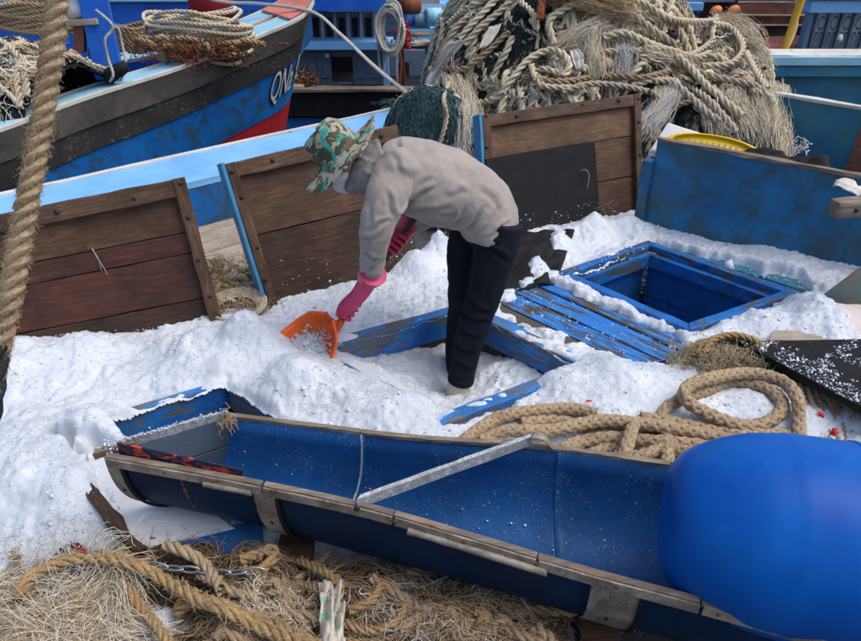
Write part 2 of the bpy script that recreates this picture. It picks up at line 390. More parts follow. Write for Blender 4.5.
M['rope_gold'] = ropemat('golden_rope', (0.20, 0.115, 0.045), (0.45, 0.295, 0.14), (0.66, 0.48, 0.27), (0.2, 0.09, 0.03), 0.5)
M['rope_pale'] = ropemat('pale_rope', (0.42, 0.345, 0.235), (0.68, 0.595, 0.44), (0.82, 0.75, 0.6), (0.3, 0.23, 0.15), 0.4)
M['rope_grey'] = ropemat('greyed_rope', (0.30, 0.25, 0.185), (0.54, 0.465, 0.35), (0.7, 0.62, 0.5), (0.2, 0.155, 0.11), 0.4)
M['rope_white'] = ropemat('white_rope', (0.36, 0.34, 0.31), (0.55, 0.53, 0.48), (0.7, 0.68, 0.63), (0.3, 0.27, 0.22), 0.4)
M['fibre_pale'] = plain('pale_fibre', (0.76, 0.68, 0.53), 0.85, 0.35, 20, bump=0)
M['fibre_yellow'] = plain('straw_fibre', (0.56, 0.455, 0.285), 0.8, 0.4, 20, bump=0)
M['fibre_tan'] = plain('tan_fibre', (0.45, 0.33, 0.2), 0.85, 0.4, 20, bump=0)
M['fibre_brown'] = plain('brown_fibre', (0.22, 0.15, 0.09), 0.85, 0.5, 20, bump=0)
M['fibre_white'] = plain('white_fibre', (0.68, 0.67, 0.64), 0.8, 0.25, 20, bump=0)
M['net_dark'] = plain('dark_net_twine', (0.018, 0.03, 0.035), 0.8, 0.5, 30, bump=0)
M['net_teal'] = plain('teal_net_twine', (0.05, 0.11, 0.12), 0.8, 0.5, 30, bump=0, col2=(0.02, 0.045, 0.05))
M['under_net'] = plain('matted_dark_net', (0.016, 0.02, 0.024), 0.95, 0.6, 22, bump=1.0, spec=0.1)
M['under_brown'] = plain('matted_brown_net', (0.07, 0.05, 0.032), 0.95, 0.6, 22, bump=1.0, spec=0.1, col2=(0.025, 0.018, 0.013))
M['foam'] = plain('white_foam', (0.80, 0.79, 0.79), 0.8, 0.12, 60, bump=0.3)
M['yellow_plastic'] = plain('yellow_plastic', (0.85, 0.55, 0.02), 0.4, 0.12, 6, bump=0.05)
M['yellow_pole'] = plain('ochre_pole', (0.62, 0.34, 0.03), 0.5, 0.3, 8)
M['orange_plastic'] = plain('orange_plastic', (0.80, 0.13, 0.015), 0.35, 0.25, 10, bump=0.05)
M['float_orange'] = plain('orange_float', (0.72, 0.22, 0.05), 0.5, 0.3, 8)
M['red_cord'] = plain('red_cord', (0.6, 0.02, 0.03), 0.6, 0.3)
M['green_cord'] = plain('green_rag', (0.02, 0.22, 0.11), 0.7, 0.3)
M['white_plastic'] = plain('white_sheet_plastic', (0.52, 0.545, 0.58), 0.4, 0.1, 12, bump=0.05)
M['plastic_blue'] = plain('blue_barrel_small', (0.01, 0.09, 0.35), 0.35, 0.3, 8)
M['stem'] = plain('grey_post_paint', (0.12, 0.22, 0.34), 0.6, 0.3)

def drum_mat(name, c1, c2, scr, rough, sstr=(0.62, 0.7), amb=0.9):
    b = NB(name); co = b.coord('Object', (1, 1, 1), False); st = b.coord('Object', (0.6, 5, 5), False)
    n = b.noise(co, 3.0, 5, 0.6, 0.6); s1 = b.noise(st, 24, 6, 0.75, 0.3); dots = b.g(b.noise(co, 120, 4, 0.8), sstr[0], sstr[1])
    big = b.noise(co, 7, 6, 0.7, 1.0)
    c = b.mix(b.g(n, 0.3, 0.7), c1, c2)
    c = b.mix(b.math('MULTIPLY', b.g(big, 0.5, 0.72), 0.16), c, scr)
    c = b.mix(b.math('MULTIPLY', b.math('MULTIPLY', dots, b.g(big, 0.40, 0.62)), amb), c, (0.45, 0.52, 0.62))
    return b.done(c, b.math('ADD', b.math('MULTIPLY', s1, 0.3), rough - 0.12), b.bump(s1, 0.12, 0.003), 0.13)
M['drum'] = drum_mat('blue_drum_plastic', (0.001, 0.058, 0.31), (0.002, 0.105, 0.44), (0.01, 0.2, 0.48), 0.36, (0.75, 0.8), 0.1)
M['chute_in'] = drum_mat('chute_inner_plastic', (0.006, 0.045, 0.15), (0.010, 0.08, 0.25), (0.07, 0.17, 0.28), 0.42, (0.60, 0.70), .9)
M['chute_out_shaded'] = drum_mat('chute_outer_shaded_plastic', (0.003, 0.013, 0.035), (0.004, 0.022, 0.065), (0.02, 0.04, 0.07), 0.42, (0.7, 0.78), 0.4)  # same barrel plastic as inside; near-side shade darkened into the colour
def metal_mat():
    b = NB('weathered_band'); co = b.coord('Object', (1, 1, 1)); n = b.noise(co, 8, 8, 0.7, 0.6); f = b.noise(co, 120, 4, 0.7)
    c = b.ramp(n, [(0.3, (0.08, 0.06, 0.045)), (0.48, (0.2, 0.165, 0.13)), (0.6, (0.33, 0.29, 0.24)), (0.75, (0.2, 0.11, 0.06))])
    c = b.mix(b.math('MULTIPLY', b.g(f, 0.55, 0.7), 0.5), c, (0.5, 0.49, 0.46))
    return b.done(c, 0.6, b.bump(f, 0.3, 0.002), 0.4, 0.15)
M['band'] = metal_mat()
def galv_mat():
    b = NB('frosted_metal'); co = b.coord('Object', (1, 1, 1)); n = b.noise(co, 45, 5, 0.75); v = b.g(b.noise(co, 200, 3, 0.7), 0.42, 0.6)
    c = b.mix(b.math('MULTIPLY', v, b.g(n, 0.35, 0.6)), (0.27, 0.28, 0.29), (0.7, 0.72, 0.75))
    return b.done(c, 0.5, b.bump(v, 0.5, 0.002), 0.5, 0.2)
M['galv'] = galv_mat()
def ice_mat():
    b = NB('crushed_ice'); co = b.coord('Object', (1, 1, 1), False)
    v = b.voro(co, 130, 'F1'); n = b.noise(co, 42, 9, 0.8, 0.6); n2 = b.noise(co, 5, 5, 0.6); vf = b.voro(co, 230, 'F1')
    c = b.mix(b.g(n2, 0.35, 0.7), (0.65, 0.70, 0.76), (0.47, 0.525, 0.60))
    c = b.mix(b.math('MULTIPLY', b.g(n, 0.56, 0.75), 0.5), c, (0.40, 0.45, 0.51))
    nm = b.bump(n, 0.8, 0.007, b.bump(v, 0.3, 0.005)); nm = b.bump(vf, 0.3, 0.0025, nm)
    b.p.inputs['Subsurface Weight'].default_value = 0.35; b.p.inputs['Subsurface Radius'].default_value = (0.012, 0.014, 0.016); b.p.inputs['Subsurface Scale'].default_value = 0.6
    return b.done(c, b.g(n2, 0.2, 1.6), nm, 0.5)
M['ice'] = ice_mat()
def ice_chunk_mat():
    b = NB('ice_chunk'); co = b.coord('Object', (1, 1, 1), False); n = b.noise(co, 70, 4, 0.7)
    c = b.mix(b.g(n, 0.35, 0.65), (0.68, 0.725, 0.78), (0.52, 0.575, 0.65))
    b.p.inputs['Transmission Weight'].default_value = 0.0; b.p.inputs['IOR'].default_value = 1.31
    return b.done(c, 0.15, b.bump(n, 0.4, 0.002), 0.7)
M['ice_chunk'] = ice_chunk_mat()
def water_mat():
    b = NB('harbour_water'); co = b.coord('Object', (1, 1, 1), False); n = b.noise(co, 3, 5, 0.6, 0.3)
    return b.done((0.008, 0.018, 0.028), 0.12, b.bump(n, 0.5, 0.05), 0.5)
M['water'] = water_mat()

# ================================================================== WATER
WATER_Z = -1.6
def sheet(name, x0, x1, y0, y1, z, mat, kind='structure'):
    o = put(name, qmesh(name, [(x0, y0, z), (x1, y0, z), (x1, y1, z), (x0, y1, z)], [(0, 1, 2, 3)], None, False), mat)
    o['kind'] = kind; return o
sheet('harbour_water', -900, 900, -300, 1500, WATER_Z, M['water'])
sheet('sea_bed', -901, 901, -301, 1501, WATER_Z - 3, M['under_net'])

# ================================================================== MAIN BOAT (the deck in the foreground)
ship = thing('fishing_boat', (0, 2.5, 0), 'blue wooden fishing boat whose open hatched deck is heaped with crushed ice', 'boat')
HZ = 0.12
hatch_R = [Z(648, 240, HZ), Z(557, 272, HZ), Z(690, 330, HZ), Z(800, 292, HZ)]
hatch_M = [Z(467, 302, HZ), Z(300, 346, HZ), Z(438, 426, HZ), Z(601, 365, HZ)]
hatch_L = [Z(230, 377, HZ), Z(92, 419, HZ), Z(165, 500, HZ), Z(318, 432, HZ)]
def inpoly(x, y, poly):
    c = np.zeros(np.shape(x), bool); n = len(poly)
    for i in range(n):
        x0, y0 = poly[i][0], poly[i][1]; x1, y1 = poly[(i + 1) % n][0], poly[(i + 1) % n][1]
        c ^= ((y0 > y) != (y1 > y)) & (x < (x1 - x0) * (y - y0) / (y1 - y0 + 1e-12) + x0)
    return c
def sdf(x, y, poly):
    d = np.full(np.shape(x), 1e9); n = len(poly)
    for i in range(n):
        a = np.array(poly[i][:2]); b = np.array(poly[(i + 1) % n][:2]); e = b - a
        t = np.clip(((x - a[0]) * e[0] + (y - a[1]) * e[1]) / e.dot(e), 0, 1)
        d = np.minimum(d, np.hypot(x - a[0] - t * e[0], y - a[1] - t * e[1]))
    return np.where(inpoly(x, y, poly), -d, d)
def inset(poly, w):
    c = sum(poly) / len(poly); out = []
    n = len(poly)
    for i in range(n):
        p = poly[i]; a = poly[i - 1] - p; b = poly[(i + 1) % n] - p
        a /= np.linalg.norm(a); b /= np.linalg.norm(b); s = np.linalg.norm(np.cross(a, b))
        out.append(p + (a + b) * w / s)
    return out

# deck sheet with the hatch wells cut out
def deck_sheet():
    x = np.arange(-3.6, 3.6, 0.04); y = np.arange(0.2, 5.6, 0.04); X, Yy = np.meshgrid(x, y, indexing='ij')
    n, m = X.shape; v = np.stack([X, Yy, np.zeros_like(X)], -1).reshape(-1, 3)
    i, j = np.meshgrid(np.arange(n - 1), np.arange(m - 1), indexing='ij'); a = (i * m + j).ravel()
    cx = (x[i] + 0.02).ravel(); cy = (y[j] + 0.02).ravel()
    keep = np.ones(len(a), bool)
    for h in (hatch_R, hatch_M, hatch_L): keep &= ~inpoly(cx, cy, inset(h, 0.03))
    A0 = Z(0, 217, .35); A1 = Z(420, 122, .35)
    keep &= cy < A0[1] + (cx - A0[0]) * (A1[1] - A0[1]) / (A1[0] - A0[0]) + 0.02
    a = a[keep]; f = np.stack([a, a + m, a + m + 1, a + 1], 1)
    return put('deck', qmesh('deck', v, f, None, False), M['blue_worn2'], ship)
deck_sheet()
def hatch(poly, mat, w, lining, step=False, depth=0.5, rough=0.002):
    inn = inset(poly, w); n = 4
    for i in range(n):
        a, b, bi, ai = poly[i], poly[(i + 1) % n], inn[(i + 1) % n], inn[i]
        hexa('hatch_coaming', [a, b, bi, ai], (0, 0, -0.14), mat, ship, 0.006, 8, rough)
        if step:
            in2 = inset(poly, w + 0.035); dz = A(0, 0, -0.045)
            hexa('coaming_ledge', [inn[i] + dz, inn[(i + 1) % n] + dz, in2[(i + 1) % n] + dz, in2[i] + dz], (0, 0, -0.08), mat, ship, 0.004, 6, 0.001)
        out = (a + b) / 2 - (ai + bi) / 2; out /= np.linalg.norm(out)
        e = (bi - ai) * 0.004
        for k in range(2):
            z1 = -0.022 - k * (depth / 2); z0 = z1 - depth / 2 + 0.006
            p = ai + out * 0.012 + e; q = bi + out * 0.012 - e
            hexa('lining_board', [A(p[0], p[1], z0), A(q[0], q[1], z0), A(q[0], q[1], z1), A(p[0], p[1], z1)], out * 0.02, lining[k], ship, 0.003, 4, 0.001)
hatch(hatch_R, M['blue_frame'], 0.055, [M['blue_deep'], M['blue_deep']], True, 0.42)
hatch(hatch_M, M['blue_frost'], 0.07, [M['wood_mid'], M['wood_dark']], False, 0.4)
hatch(hatch_L, M['blue_frost'], 0.04, [M['blue_slate'], M['blue_slate']], False, 0.4)
def floorpoly(name, poly, z, mat):
    q = [A(p[0], p[1], z) for p in inset(poly, -0.05)]
    return hexa(name, [q[1], q[2], q[3], q[0]], (0, 0, -0.02), mat, ship, 0, 2, 0.0)
floorpoly('hold_floor', hatch_R, -0.36, plain('hold_blue', (.02, .13, .42), .4, .4, 6, col2=(.01, .05, .2))); floorpoly('hold_floor', hatch_M, -0.42, M['wood_dark']); floorpoly('hold_floor', hatch_L, -0.42, M['blue_slate'])
# planks of the walkway between the two right hatches and along the partition
def strip_planks(P0, P1, Q0, Q1, mats, z=0.03, gap=0.006, name='deck_plank'):
    n = len(mats)
    for k, mm in enumerate(mats):
        t0, t1 = k / n, (k + 1) / n
        a = P0 + (Q0 - P0) * t0; b = P1 + (Q1 - P1) * t0; c = P1 + (Q1 - P1) * t1; d = P0 + (Q0 - P0) * t1
        s = (d - a); s = s / (np.linalg.norm(s) + 1e-9) * gap
        up = A(0, 0, z + RNG.uniform(-.003, .004))
        hexa(name, [a + s + up, b + s + up, c - s + up, d - s + up], (0, 0, -0.028), mm, ship, 0.004, 10, 0.0012)
def flat(p): return A(p[0], p[1], 0)
P0, P1 = flat(hatch_M[0]), flat(hatch_M[3]); Q0, Q1 = flat(hatch_R[1]), flat(hatch_R[2])
ext = lambda a, b, s0, s1: (a - (b - a) * s0, b + (b - a) * s1)
pa, pb = ext(P0, P1, 0.05, 0.1); qa, qb = ext(Q0, Q1, 0.05, 0.1)
off = (qa - pa) / np.linalg.norm(qa - pa) * 0.012
strip_planks(pa + off, pb + off, qa - off, qb - off, [M['blue_worn2'], M['blue_worn'], M['blue_worn'], M['blue_worn']], 0.085)
# partition of the net bin
pb0, pb1 = Z(645, 239), Z(840, 284); pd = (pb1 - pb0) / np.linalg.norm(pb1 - pb0); pL = pb0 - pd * 0.02; pR = pb1 + pd * 0.9
hL = CAM_H - pL[1] * math.tan(PITCH - math.atan((320.5 - 141) / F_PX)); hR = 0.62
hR = hL + (0.625 - hL) * (np.linalg.norm(pR - pL) / np.linalg.norm(pb1 - pL))
pn = np.cross(pd, A(0, 0, 1)); pn /= np.linalg.norm(pn)      # towards the camera side
if pn[1] > 0: pn = -pn
hexa('bulwark', [pL, pR, pR + A(0, 0, hR), pL + A(0, 0, hL)], -pn * 0.035, M['blue_bulwark'], ship, 0.003, 14, 0.0015)
beam('bulwark_rim', pL + A(0, 0, hL + 0.022) - pn * 0.017, pR + A(0, 0, hR + 0.022) - pn * 0.017, 0.052, 0.022, M['wood_rim'], ship, seg=20, wob=0.003)
beam('bulwark_post', pL + pn * 0.05 - pd * 0.03 + A(0, 0, .0), pL + pn * 0.05 - pd * 0.03 + A(0, 0, hL - 0.12), 0.06, 0.08, M['blue_bulwark'], ship, up=pn)
# sill planks between hatch and partition
off = (pb0 - hatch_R[0]); 
strip_planks(flat(hatch_R[0]) + A(-.1, .1, 0) + pn * -0.02, flat(hatch_R[3]) + A(.18, -.16, 0) + pn * -.02, pb0 - pd * 0.05 + pn * 0.02, pb0 + pd * 1.2 + pn * 0.02, [M['blue_worn'], M['blue_teal'], M['wood_mid']], 0.05)
# outer bulwark behind the net bin
ob0, ob1 = Z(772, 94, .75), Z(861, 109, .75); od = (ob1 - ob0); od /= np.linalg.norm(od); o0 = flat(ob0 - od * 2.1); o1 = flat(ob1 + od * 1.6)
on = A(-od[1], od[0], 0); on = on if on[1] < 0 else -on
hexa('bulwark', [o0, o1, o1 + A(0, 0, .74), o0 + A(0, 0, .74)], -on * 0.04, M['blue_teal'], ship, 0.003, 16)
beam('bulwark_rim', o0 + A(0, 0, .765) - on * 0.02, o1 + A(0, 0, .765) - on * 0.02, 0.06, 0.024, M['white_edge'], ship, seg=18, wob=0.002)
c0 = flat(Z(838, 170, .35)); tt = (c0 - flat(ob0)).dot(od); c0 = flat(ob0) + od * tt + on * 0.012
hexa('bulwark_plank', [c0 + A(0, 0, .02), c0 + od * 1.5 + A(0, 0, .02), c0 + od * 1.5 + A(0, 0, .70), c0 - od * -0.05 + A(0, 0, .70)], on * 0.01, M['wood_redbrown'], ship, 0.003, 8)
# left gunwale: wide pale top with a white outer edge, blue inner face, bleached planks inside
def linepts(zs, pts): return [Z(u, v, zs) for u, v in pts]
go0, go1 = Z(0, 197, .35), Z(400, 108, .35); gi0, gi1 = Z(0, 222, .35), Z(420, 127, .35)
gd = (go1 - go0); gl = np.linalg.norm(gd); gd /= gl
go_a, go_b = go0 - gd * 1.5, go1 + gd * 4.5; gi_a, gi_b = gi0 - gd * 1.6, gi1 + (gi1 - gi0) / np.linalg.norm(gi1 - gi0) * 4.0
hexa('gunwale', [gi_a, gi_b, go_b, go_a], (0, 0, -0.05), M['blue_light'], ship, 0.004, 20, 0.002)
gn = np.cross(A(0, 0, 1), gd); gn = gn / np.linalg.norm(gn)
hexa('gunwale_edge', [go_a - gn * 0.0 + A(0, 0, .012), go_b + A(0, 0, .012), go_b + gn * .05 + A(0, 0, .012), go_a + gn * .05 + A(0, 0, .012)], (0, 0, -0.08), M['white_edge'], ship, 0.004, 24, 0.003)
hexa('gunwale_face', [A(gi_a[0], gi_a[1], 0.0), A(gi_b[0], gi_b[1], 0.0), gi_b + A(0, 0, -.052), gi_a + A(0, 0, -.052)], gn * 0.03, M['hull_blue'], ship, 0.0, 16, 0.0)
hexa('hull_side', [go_a + A(0, 0, -1.9), go_b + A(0, 0, -1.9), go_b + A(0, 0, -.07), go_a + A(0, 0, -.07)], -gn * 0.05, M['hull_blue'], ship, 0.0, 16, 0.0)
gin = (gi1 - gi0) / np.linalg.norm(gi1 - gi0)
for k in range(6):
    w = 0.155; s = A(gin[1], -gin[0], 0); a = flat(gi0) + gin * 0.2 + s * (0.012 + k * w); b = a + gin * (3.1 + RNG.uniform(-.1, .1))
    hexa('deck_plank', [a + A(0, 0, .03), a + s * (w - .012) + A(0, 0, .03 + RNG.uniform(-.004, .004)), b + s * (w - .012) + A(0, 0, .03), b + A(0, 0, .03)][0:1] + [b + A(0, 0, .03), b + s * (w - .012) + A(0, 0, .03), a + s * (w - .012) + A(0, 0, .03)], (0, 0, -0.025), M['wood_grey'], ship, 0.004, 12, 0.0015)
# hull under the deck, far end, near side and below
for a, b in (((-3.6, .2), (3.6, .2)), ((3.6, .2), (3.6, 4.3))):
    hexa('hull_side', [A(a[0], a[1], -1.9), A(b[0], b[1], -1.9), A(b[0], b[1], -.01), A(a[0], a[1], -.01)], (0, 0.05, 0) if a[1] == b[1] else (-0.05, 0, 0), M['hull_blue'], ship, 0, 4, 0)
hexa('net_bin_floor', [A(-2.5, 4.2, -.03), A(5.2, 4.2, -.03), A(5.2, 9.0, -.03), A(0.2, 9.0, -.03)], (0, 0, -0.03), M['wood_dark'], ship, 0, 4, 0)

# timber block at the right edge of the partition
q = Z(833, 206, .66)
rb = thing('mooring_timber', q, 'short rounded grey timber with a bolt, lying across the bulwark rim at the right', 'timber')
beam('timber', q + A(0, 0, .03), q + A(0.8, .1, .03), 0.085, 0.085, M['wood_rim'], rb, bev=0.02, seg=8, wob=0.003)
bolt(q + A(.10, -.035, -.01), A(0, -1, .1), 0.012, M['iron'], rb)

# ================================================================== OPEN HATCH LIDS
def P4(Q, s, t):
    a, b, c, d = Q; return (a * (1 - s) + b * s) * (1 - t) + (d * (1 - s) + c * s) * t
def lid(loc, label, Q, cuts, mats, th=0.05, rail=0.075, stiles=(1, 1), edge_mat=None, stile_w=0.06):
    r = thing('hatch_lid', loc, label, 'hatch lid', 'wooden hatch lids standing open')
    nrm = np.cross(Q[1] - Q[0], Q[3] - Q[0]); nrm /= np.linalg.norm(nrm)
    if nrm[1] > 0: nrm = -nrm
    W = np.linalg.norm(Q[1] - Q[0]); Hh = np.linalg.norm(Q[3] - Q[0]); sw = stile_w / W; rw = rail / Hh
    for k in range(len(cuts) - 1):
        t0, t1 = cuts[k] + 0.003, cuts[k + 1] - 0.003
        o = nrm * RNG.uniform(-.002, .003)
        hexa('plank', [P4(Q, 0.01, t0) + o, P4(Q, .99, t0) + o, P4(Q, .99, t1) + o, P4(Q, 0.01, t1) + o], -nrm * 0.02, mats[k], r, 0.003, 10, 0.0012)
    hexa('gap_light_stop', [P4(Q, .02, .01) - nrm * .022, P4(Q, .98, .01) - nrm * .022, P4(Q, .98, .97) - nrm * .022, P4(Q, .02, .97) - nrm * .022], -nrm * .006, M['dark_void'], r, 0, 4, 0)  # added dark sheet, keeps light from showing through the plank gaps
    f = nrm * 0.038
    hexa('rail', [P4(Q, 0, 1 - rw) + f, P4(Q, 1, 1 - rw) + f, P4(Q, 1, 1) + f, P4(Q, 0, 1) + f], -f * .98, M['wood_frame'], r, 0.006, 10, 0.002)
    for s, on_ in ((0, stiles[0]), (1, stiles[1])):
        if not on_: continue
        s0, s1 = (0, sw) if s == 0 else (1 - sw, 1)
        g = nrm * 0.044
        hexa('stile', [P4(Q, s0, 0) + g, P4(Q, s0, 1.002) + g, P4(Q, s1, 1.002) + g, P4(Q, s1, 0) + g], -g * 1.01, M['wood_frame'], r, 0.006, 10, 0.002)
        for tv in (0.3, 0.55, 0.8, 0.97):
            bolt(P4(Q, (s0 + s1) / 2 + RNG.normal(0, .004), tv + RNG.uniform(-.05, .02)) + g * 1.05, nrm, RNG.uniform(.009, .0125), M['iron'], r)
        if edge_mat and s == 0:
            eo = (Q[0] - Q[1]) / W * 0.02
            hexa('edge_board', [P4(Q, 0, 0) + g * .9 + eo, P4(Q, 0, 1.01) + g * .9 + eo, P4(Q, 0, 1.01) + g * .9, P4(Q, 0, 0) + g * .9], -nrm * (th + .045), edge_mat, r, 0.003, 10, 0.001)
    for sv in (0.25, 0.6, 0.85):
        bolt(P4(Q, sv + RNG.uniform(-.06, .06), 1 - rw / 2 + RNG.normal(0, .008)) + f * 1.05, nrm, RNG.uniform(.010, .014), M['iron'], r)
    return r, nrm
ang = math.radians(22)
b1 = A(-1.03, 3.16, -.02); t1 = A(-1.175, 3.36, .80); dl = A(math.cos(ang), math.sin(ang), 0) * 1.3
Q1_ = [b1 - dl, b1, t1, t1 - dl + A(0, 0, -.11)]
lid1, n1 = lid(A(-1.5, 3.0, 0), 'leftmost open hatch lid, dark reddish planks with a knotted white string', Q1_,
    [0, .31, .58, .70, .93], [M['wood_dark'], M['wood_red'], M['wood_red'], M['wood_mid']], stiles=(1, 1))
Q2_ = [A(-.825, 3.31, -.02), A(-.03, 3.76, -.02), A(-.20, 4.02, .87), A(-1.035, 3.545, .80)]
lid2, n2 = lid(A(-.5, 3.5, 0), 'middle open hatch lid with blue side edge, behind the bending worker', Q2_,
    [0, .12, .57, .93], [M['wood_dark'], M['wood_dark'], M['wood_mid']], stiles=(1, 0), edge_mat=M['blue_edge'], stile_w=0.05)
Q3_ = [A(.36, 4.17, -.02), A(1.455, 4.70, -.02), A(1.40, 5.06, .80), A(.30, 4.53, .79)]
lid3, n3 = lid(A(1.0, 4.5, 0), 'rightmost open hatch lid, partly covered by a black rubber sheet, before the net heap', Q3_,
    [0, .40, .70, .92], [M['wood_mid'], M['wood_mid'], M['wood_light']], stiles=(1, 1), edge_mat=M['blue_edge'], stile_w=0.055)
hexa('rubber_sheet', [P4(Q3_, 0.0, 0.02) + n3 * .058, P4(Q3_, .69, .02) + n3 * .058, P4(Q3_, .675, .70) + n3 * .050, P4(Q3_, 0.0, .70) + n3 * .058], -n3 * 0.010, M['black_rubber'], lid3, 0.002, 8, 0.002)
# knotted string on the first lid
sp = P4(Q1_, 0.63, 0.72) + n1 * 0.01
st = thing('knotted_string', sp, 'thin white string hanging knotted on the leftmost hatch lid', 'string')
rope('string_loop', [sp, sp + A(.015, -.01, -.04), sp + A(.045, -.015, -.12), sp + A(.04, -.012, -.165), sp + A(.025, -.012, -.12), sp + A(.02, -.01, -.05), sp + A(.0, -.005, -.005)], 0.0016, M['rope_white'], st, kind='plain', step=0.004)
rope('string_end', [sp + A(.04, -.012, -.165), sp + A(.055, -.012, -.18), sp + A(.045, -.012, -.2), sp + A(.03, -.012, -.19)], 0.0018, M['rope_white'], st, kind='plain', step=0.004)
sp = P4(Q3_, 0.60, 0.44) + n3 * 0.066
tag(rope('hooked_twine', [sp + A(-.04, 0, .06), sp + A(-.01, -.01, .065), sp + A(.012, -.01, .03), sp + A(.01, -.01, -.04), sp + A(-.01, -.005, -.12)], 0.0022, M['rope_grey'], kind='plain', step=0.005),
    'short hooked grey twine on the black rubber sheet', 'twine')

# ================================================================== LEFT BOAT
sheer_px = [((-260, 205), .30), ((-90, 158), .33), ((0, 131), .35), ((86, 99), .40), ((180, 69), .50), ((240, 45), .65), ((300, 19), .85), ((313, 1), 1.0), ((308, -14), 1.12)]
SH = smoothpath([Z(u, v, z) for (u, v), z in sheer_px], 0.12)
nS = len(SH); sarc = np.linspace(0, 1, nS)
bow = SH[-1].copy()
cdir = (SH[0] - SH[-1]); cdir[2] = 0; cdir /= np.linalg.norm(cdir)
rotv = lambda v, a: A(v[0] * math.cos(a) - v[1] * math.sin(a), v[0] * math.sin(a) + v[1] * math.cos(a), 0)
CDIR = rotv(cdir, math.radians(-25))          # keel line from the bow sternwards
PERP = rotv(CDIR, math.radians(90)); PERP = PERP if (SH[0] - bow).dot(PERP) > 0 else -PERP   # towards the near side
lb = thing('fishing_boat', bow + CDIR * 3 - A(0, 0, 1.5), 'blue fishing boat with black rail, red bottom and white bow lettering, at the upper left', 'boat')
def hull_pt(i, d, out=0.0, side=1):
    """point on the hull d metres below the sheer at station i"""
    p = SH[i].copy(); q = p - bow; s = q.dot(CDIR); w = q.dot(PERP)
    stem = max(0.0, 1 - s / 2.2)
    z = p[2] - d
    rake = 0.62 * (d / 2.2) ** 0.8 * stem
    taper = 1 - 0.20 * min(1, d / 2.2) ** 1.3 - 0.5 * stem * min(1, d / 2.2)
    P = bow + CDIR * (s + rake) + PERP * (w * taper * side + out * side); P[2] = z
    return P
def hull_band(name, d0, d1, out, mat, side=1, nd=4, t=0.04, parent=None):
    rings = []
    for i in range(nS):
        row = [hull_pt(i, d0 + (d1 - d0) * k / nd, out, side) for k in range(nd + 1)]
        back = [hull_pt(i, d0 + (d1 - d0) * k / nd, out - t, side) for k in range(nd, -1, -1)]
        rings.append(row + back)
    v, f = loft(rings); return put(name, pymesh(name, v, f, False), mat, parent or lb)
for sd_ in (1, -1):
    hull_band('rail_board', 0.0, 0.23, 0.055, M['black_hull'], sd_, 2)
    hull_band('black_strake', 0.233, 0.45, 0.035, M['black_hull2'], sd_, 2)
    hull_band('blue_side', 0.453, 0.93, 0.015, M['hull_blue'], sd_, 4)
    hull_band('red_bottom', 0.933, 3.2, 0.005, M['hull_red'], sd_, 8)
def cap(name, w0, w1, dz, mat, side=1, t=0.03, i0=0, i1=None):
    rings = []
    for i in range(i0, i1 or nS):
        p = SH[i]; q = p - bow; s = q.dot(CDIR); w = q.dot(PERP)
        a = min(1.0, max(0.0, w) / (w1 + 0.02)) if True else 1
        f = [w + 0.06 - w0, max(w + 0.06 - w1, 0.0)]
        L = []
        for ww, zz in ((f[0], 0), (f[1], 0), (f[1], -t), (f[0], -t)):
            P = bow + CDIR * s + PERP * ww * side; P[2] = p[2] + dz + zz; L.append(P)
        rings.append(L)
    v, f = loft(rings); return put(name, pymesh(name, v, f, False), mat, lb)
for sd_ in (1, -1):
    cap('rail_cap', 0.045, 0.40, 0.020, M['blue_pale2'], sd_)
    cap('rail_edge', 0.0, 0.06, 0.032, M['white_edge'], sd_)
    cap('rail_edge', 0.385, 0.425, 0.030, M['white_edge'], sd_)
# inner bulwark, inner deck
def inner(name, d0, d1, off, mat, side):
    rings = []
    for i in range(nS):
        p = SH[i]; q = p - bow; s = q.dot(CDIR); w = max(q.dot(PERP) - off, 0.0); L = []
        for dd, o in ((d0, 0), (d1, 0), (d1, -.03), (d0, -.03)):
            P = bow + CDIR * s + PERP * (w + o * -1 - .0) * side; P[2] = p[2] - dd; L.append(P)
        rings.append(L)
    v, f = loft(rings); return put(name, pymesh(name, v, f, False), mat, lb)
for sd_ in (1, -1): inner('inner_bulwark', 0.012, 0.50, 0.34, M['blue_vivid'] if sd_ < 0 else M['blue_deep'], sd_)
rows = []
for i in range(nS):
    p = SH[i]; q = p - bow; s = q.dot(CDIR); w = max(q.dot(PERP) - .32, 0.0)
    rows.append([A(*(bow + CDIR * s + PERP * w * e)[:2], p[2] - .26) for e in (1, .6, .2, -.2, -.6, -1)])
v, f = loft(rows, False, False); put('inner_deck', pymesh('inner_deck', v, f, False), M['blue_light'], lb)
def lbp(s, w, z): P = bow + CDIR * s + PERP * w; P[2] = z; return P
# bow triangle (salmon), red bitt, blue post
ib = [i for i in range(nS) if (SH[i] - bow).dot(CDIR) < 0.45]
rings = []
for i in ib:
    p = SH[i]; q = p - bow; s = q.dot(CDIR); w = max(q.dot(PERP) - .02, 0)
    rings.append([A(*(bow + CDIR * s + PERP * w * e)[:2], p[2] + .05 - (0 if k < 2 else .02)) for k, e in ((0, 1), (1, -1), (2, -1), (3, 1))])
v, f = loft(rings); put('bow_board', pymesh('bow_board', v, f, False), M['salmon'], lb)
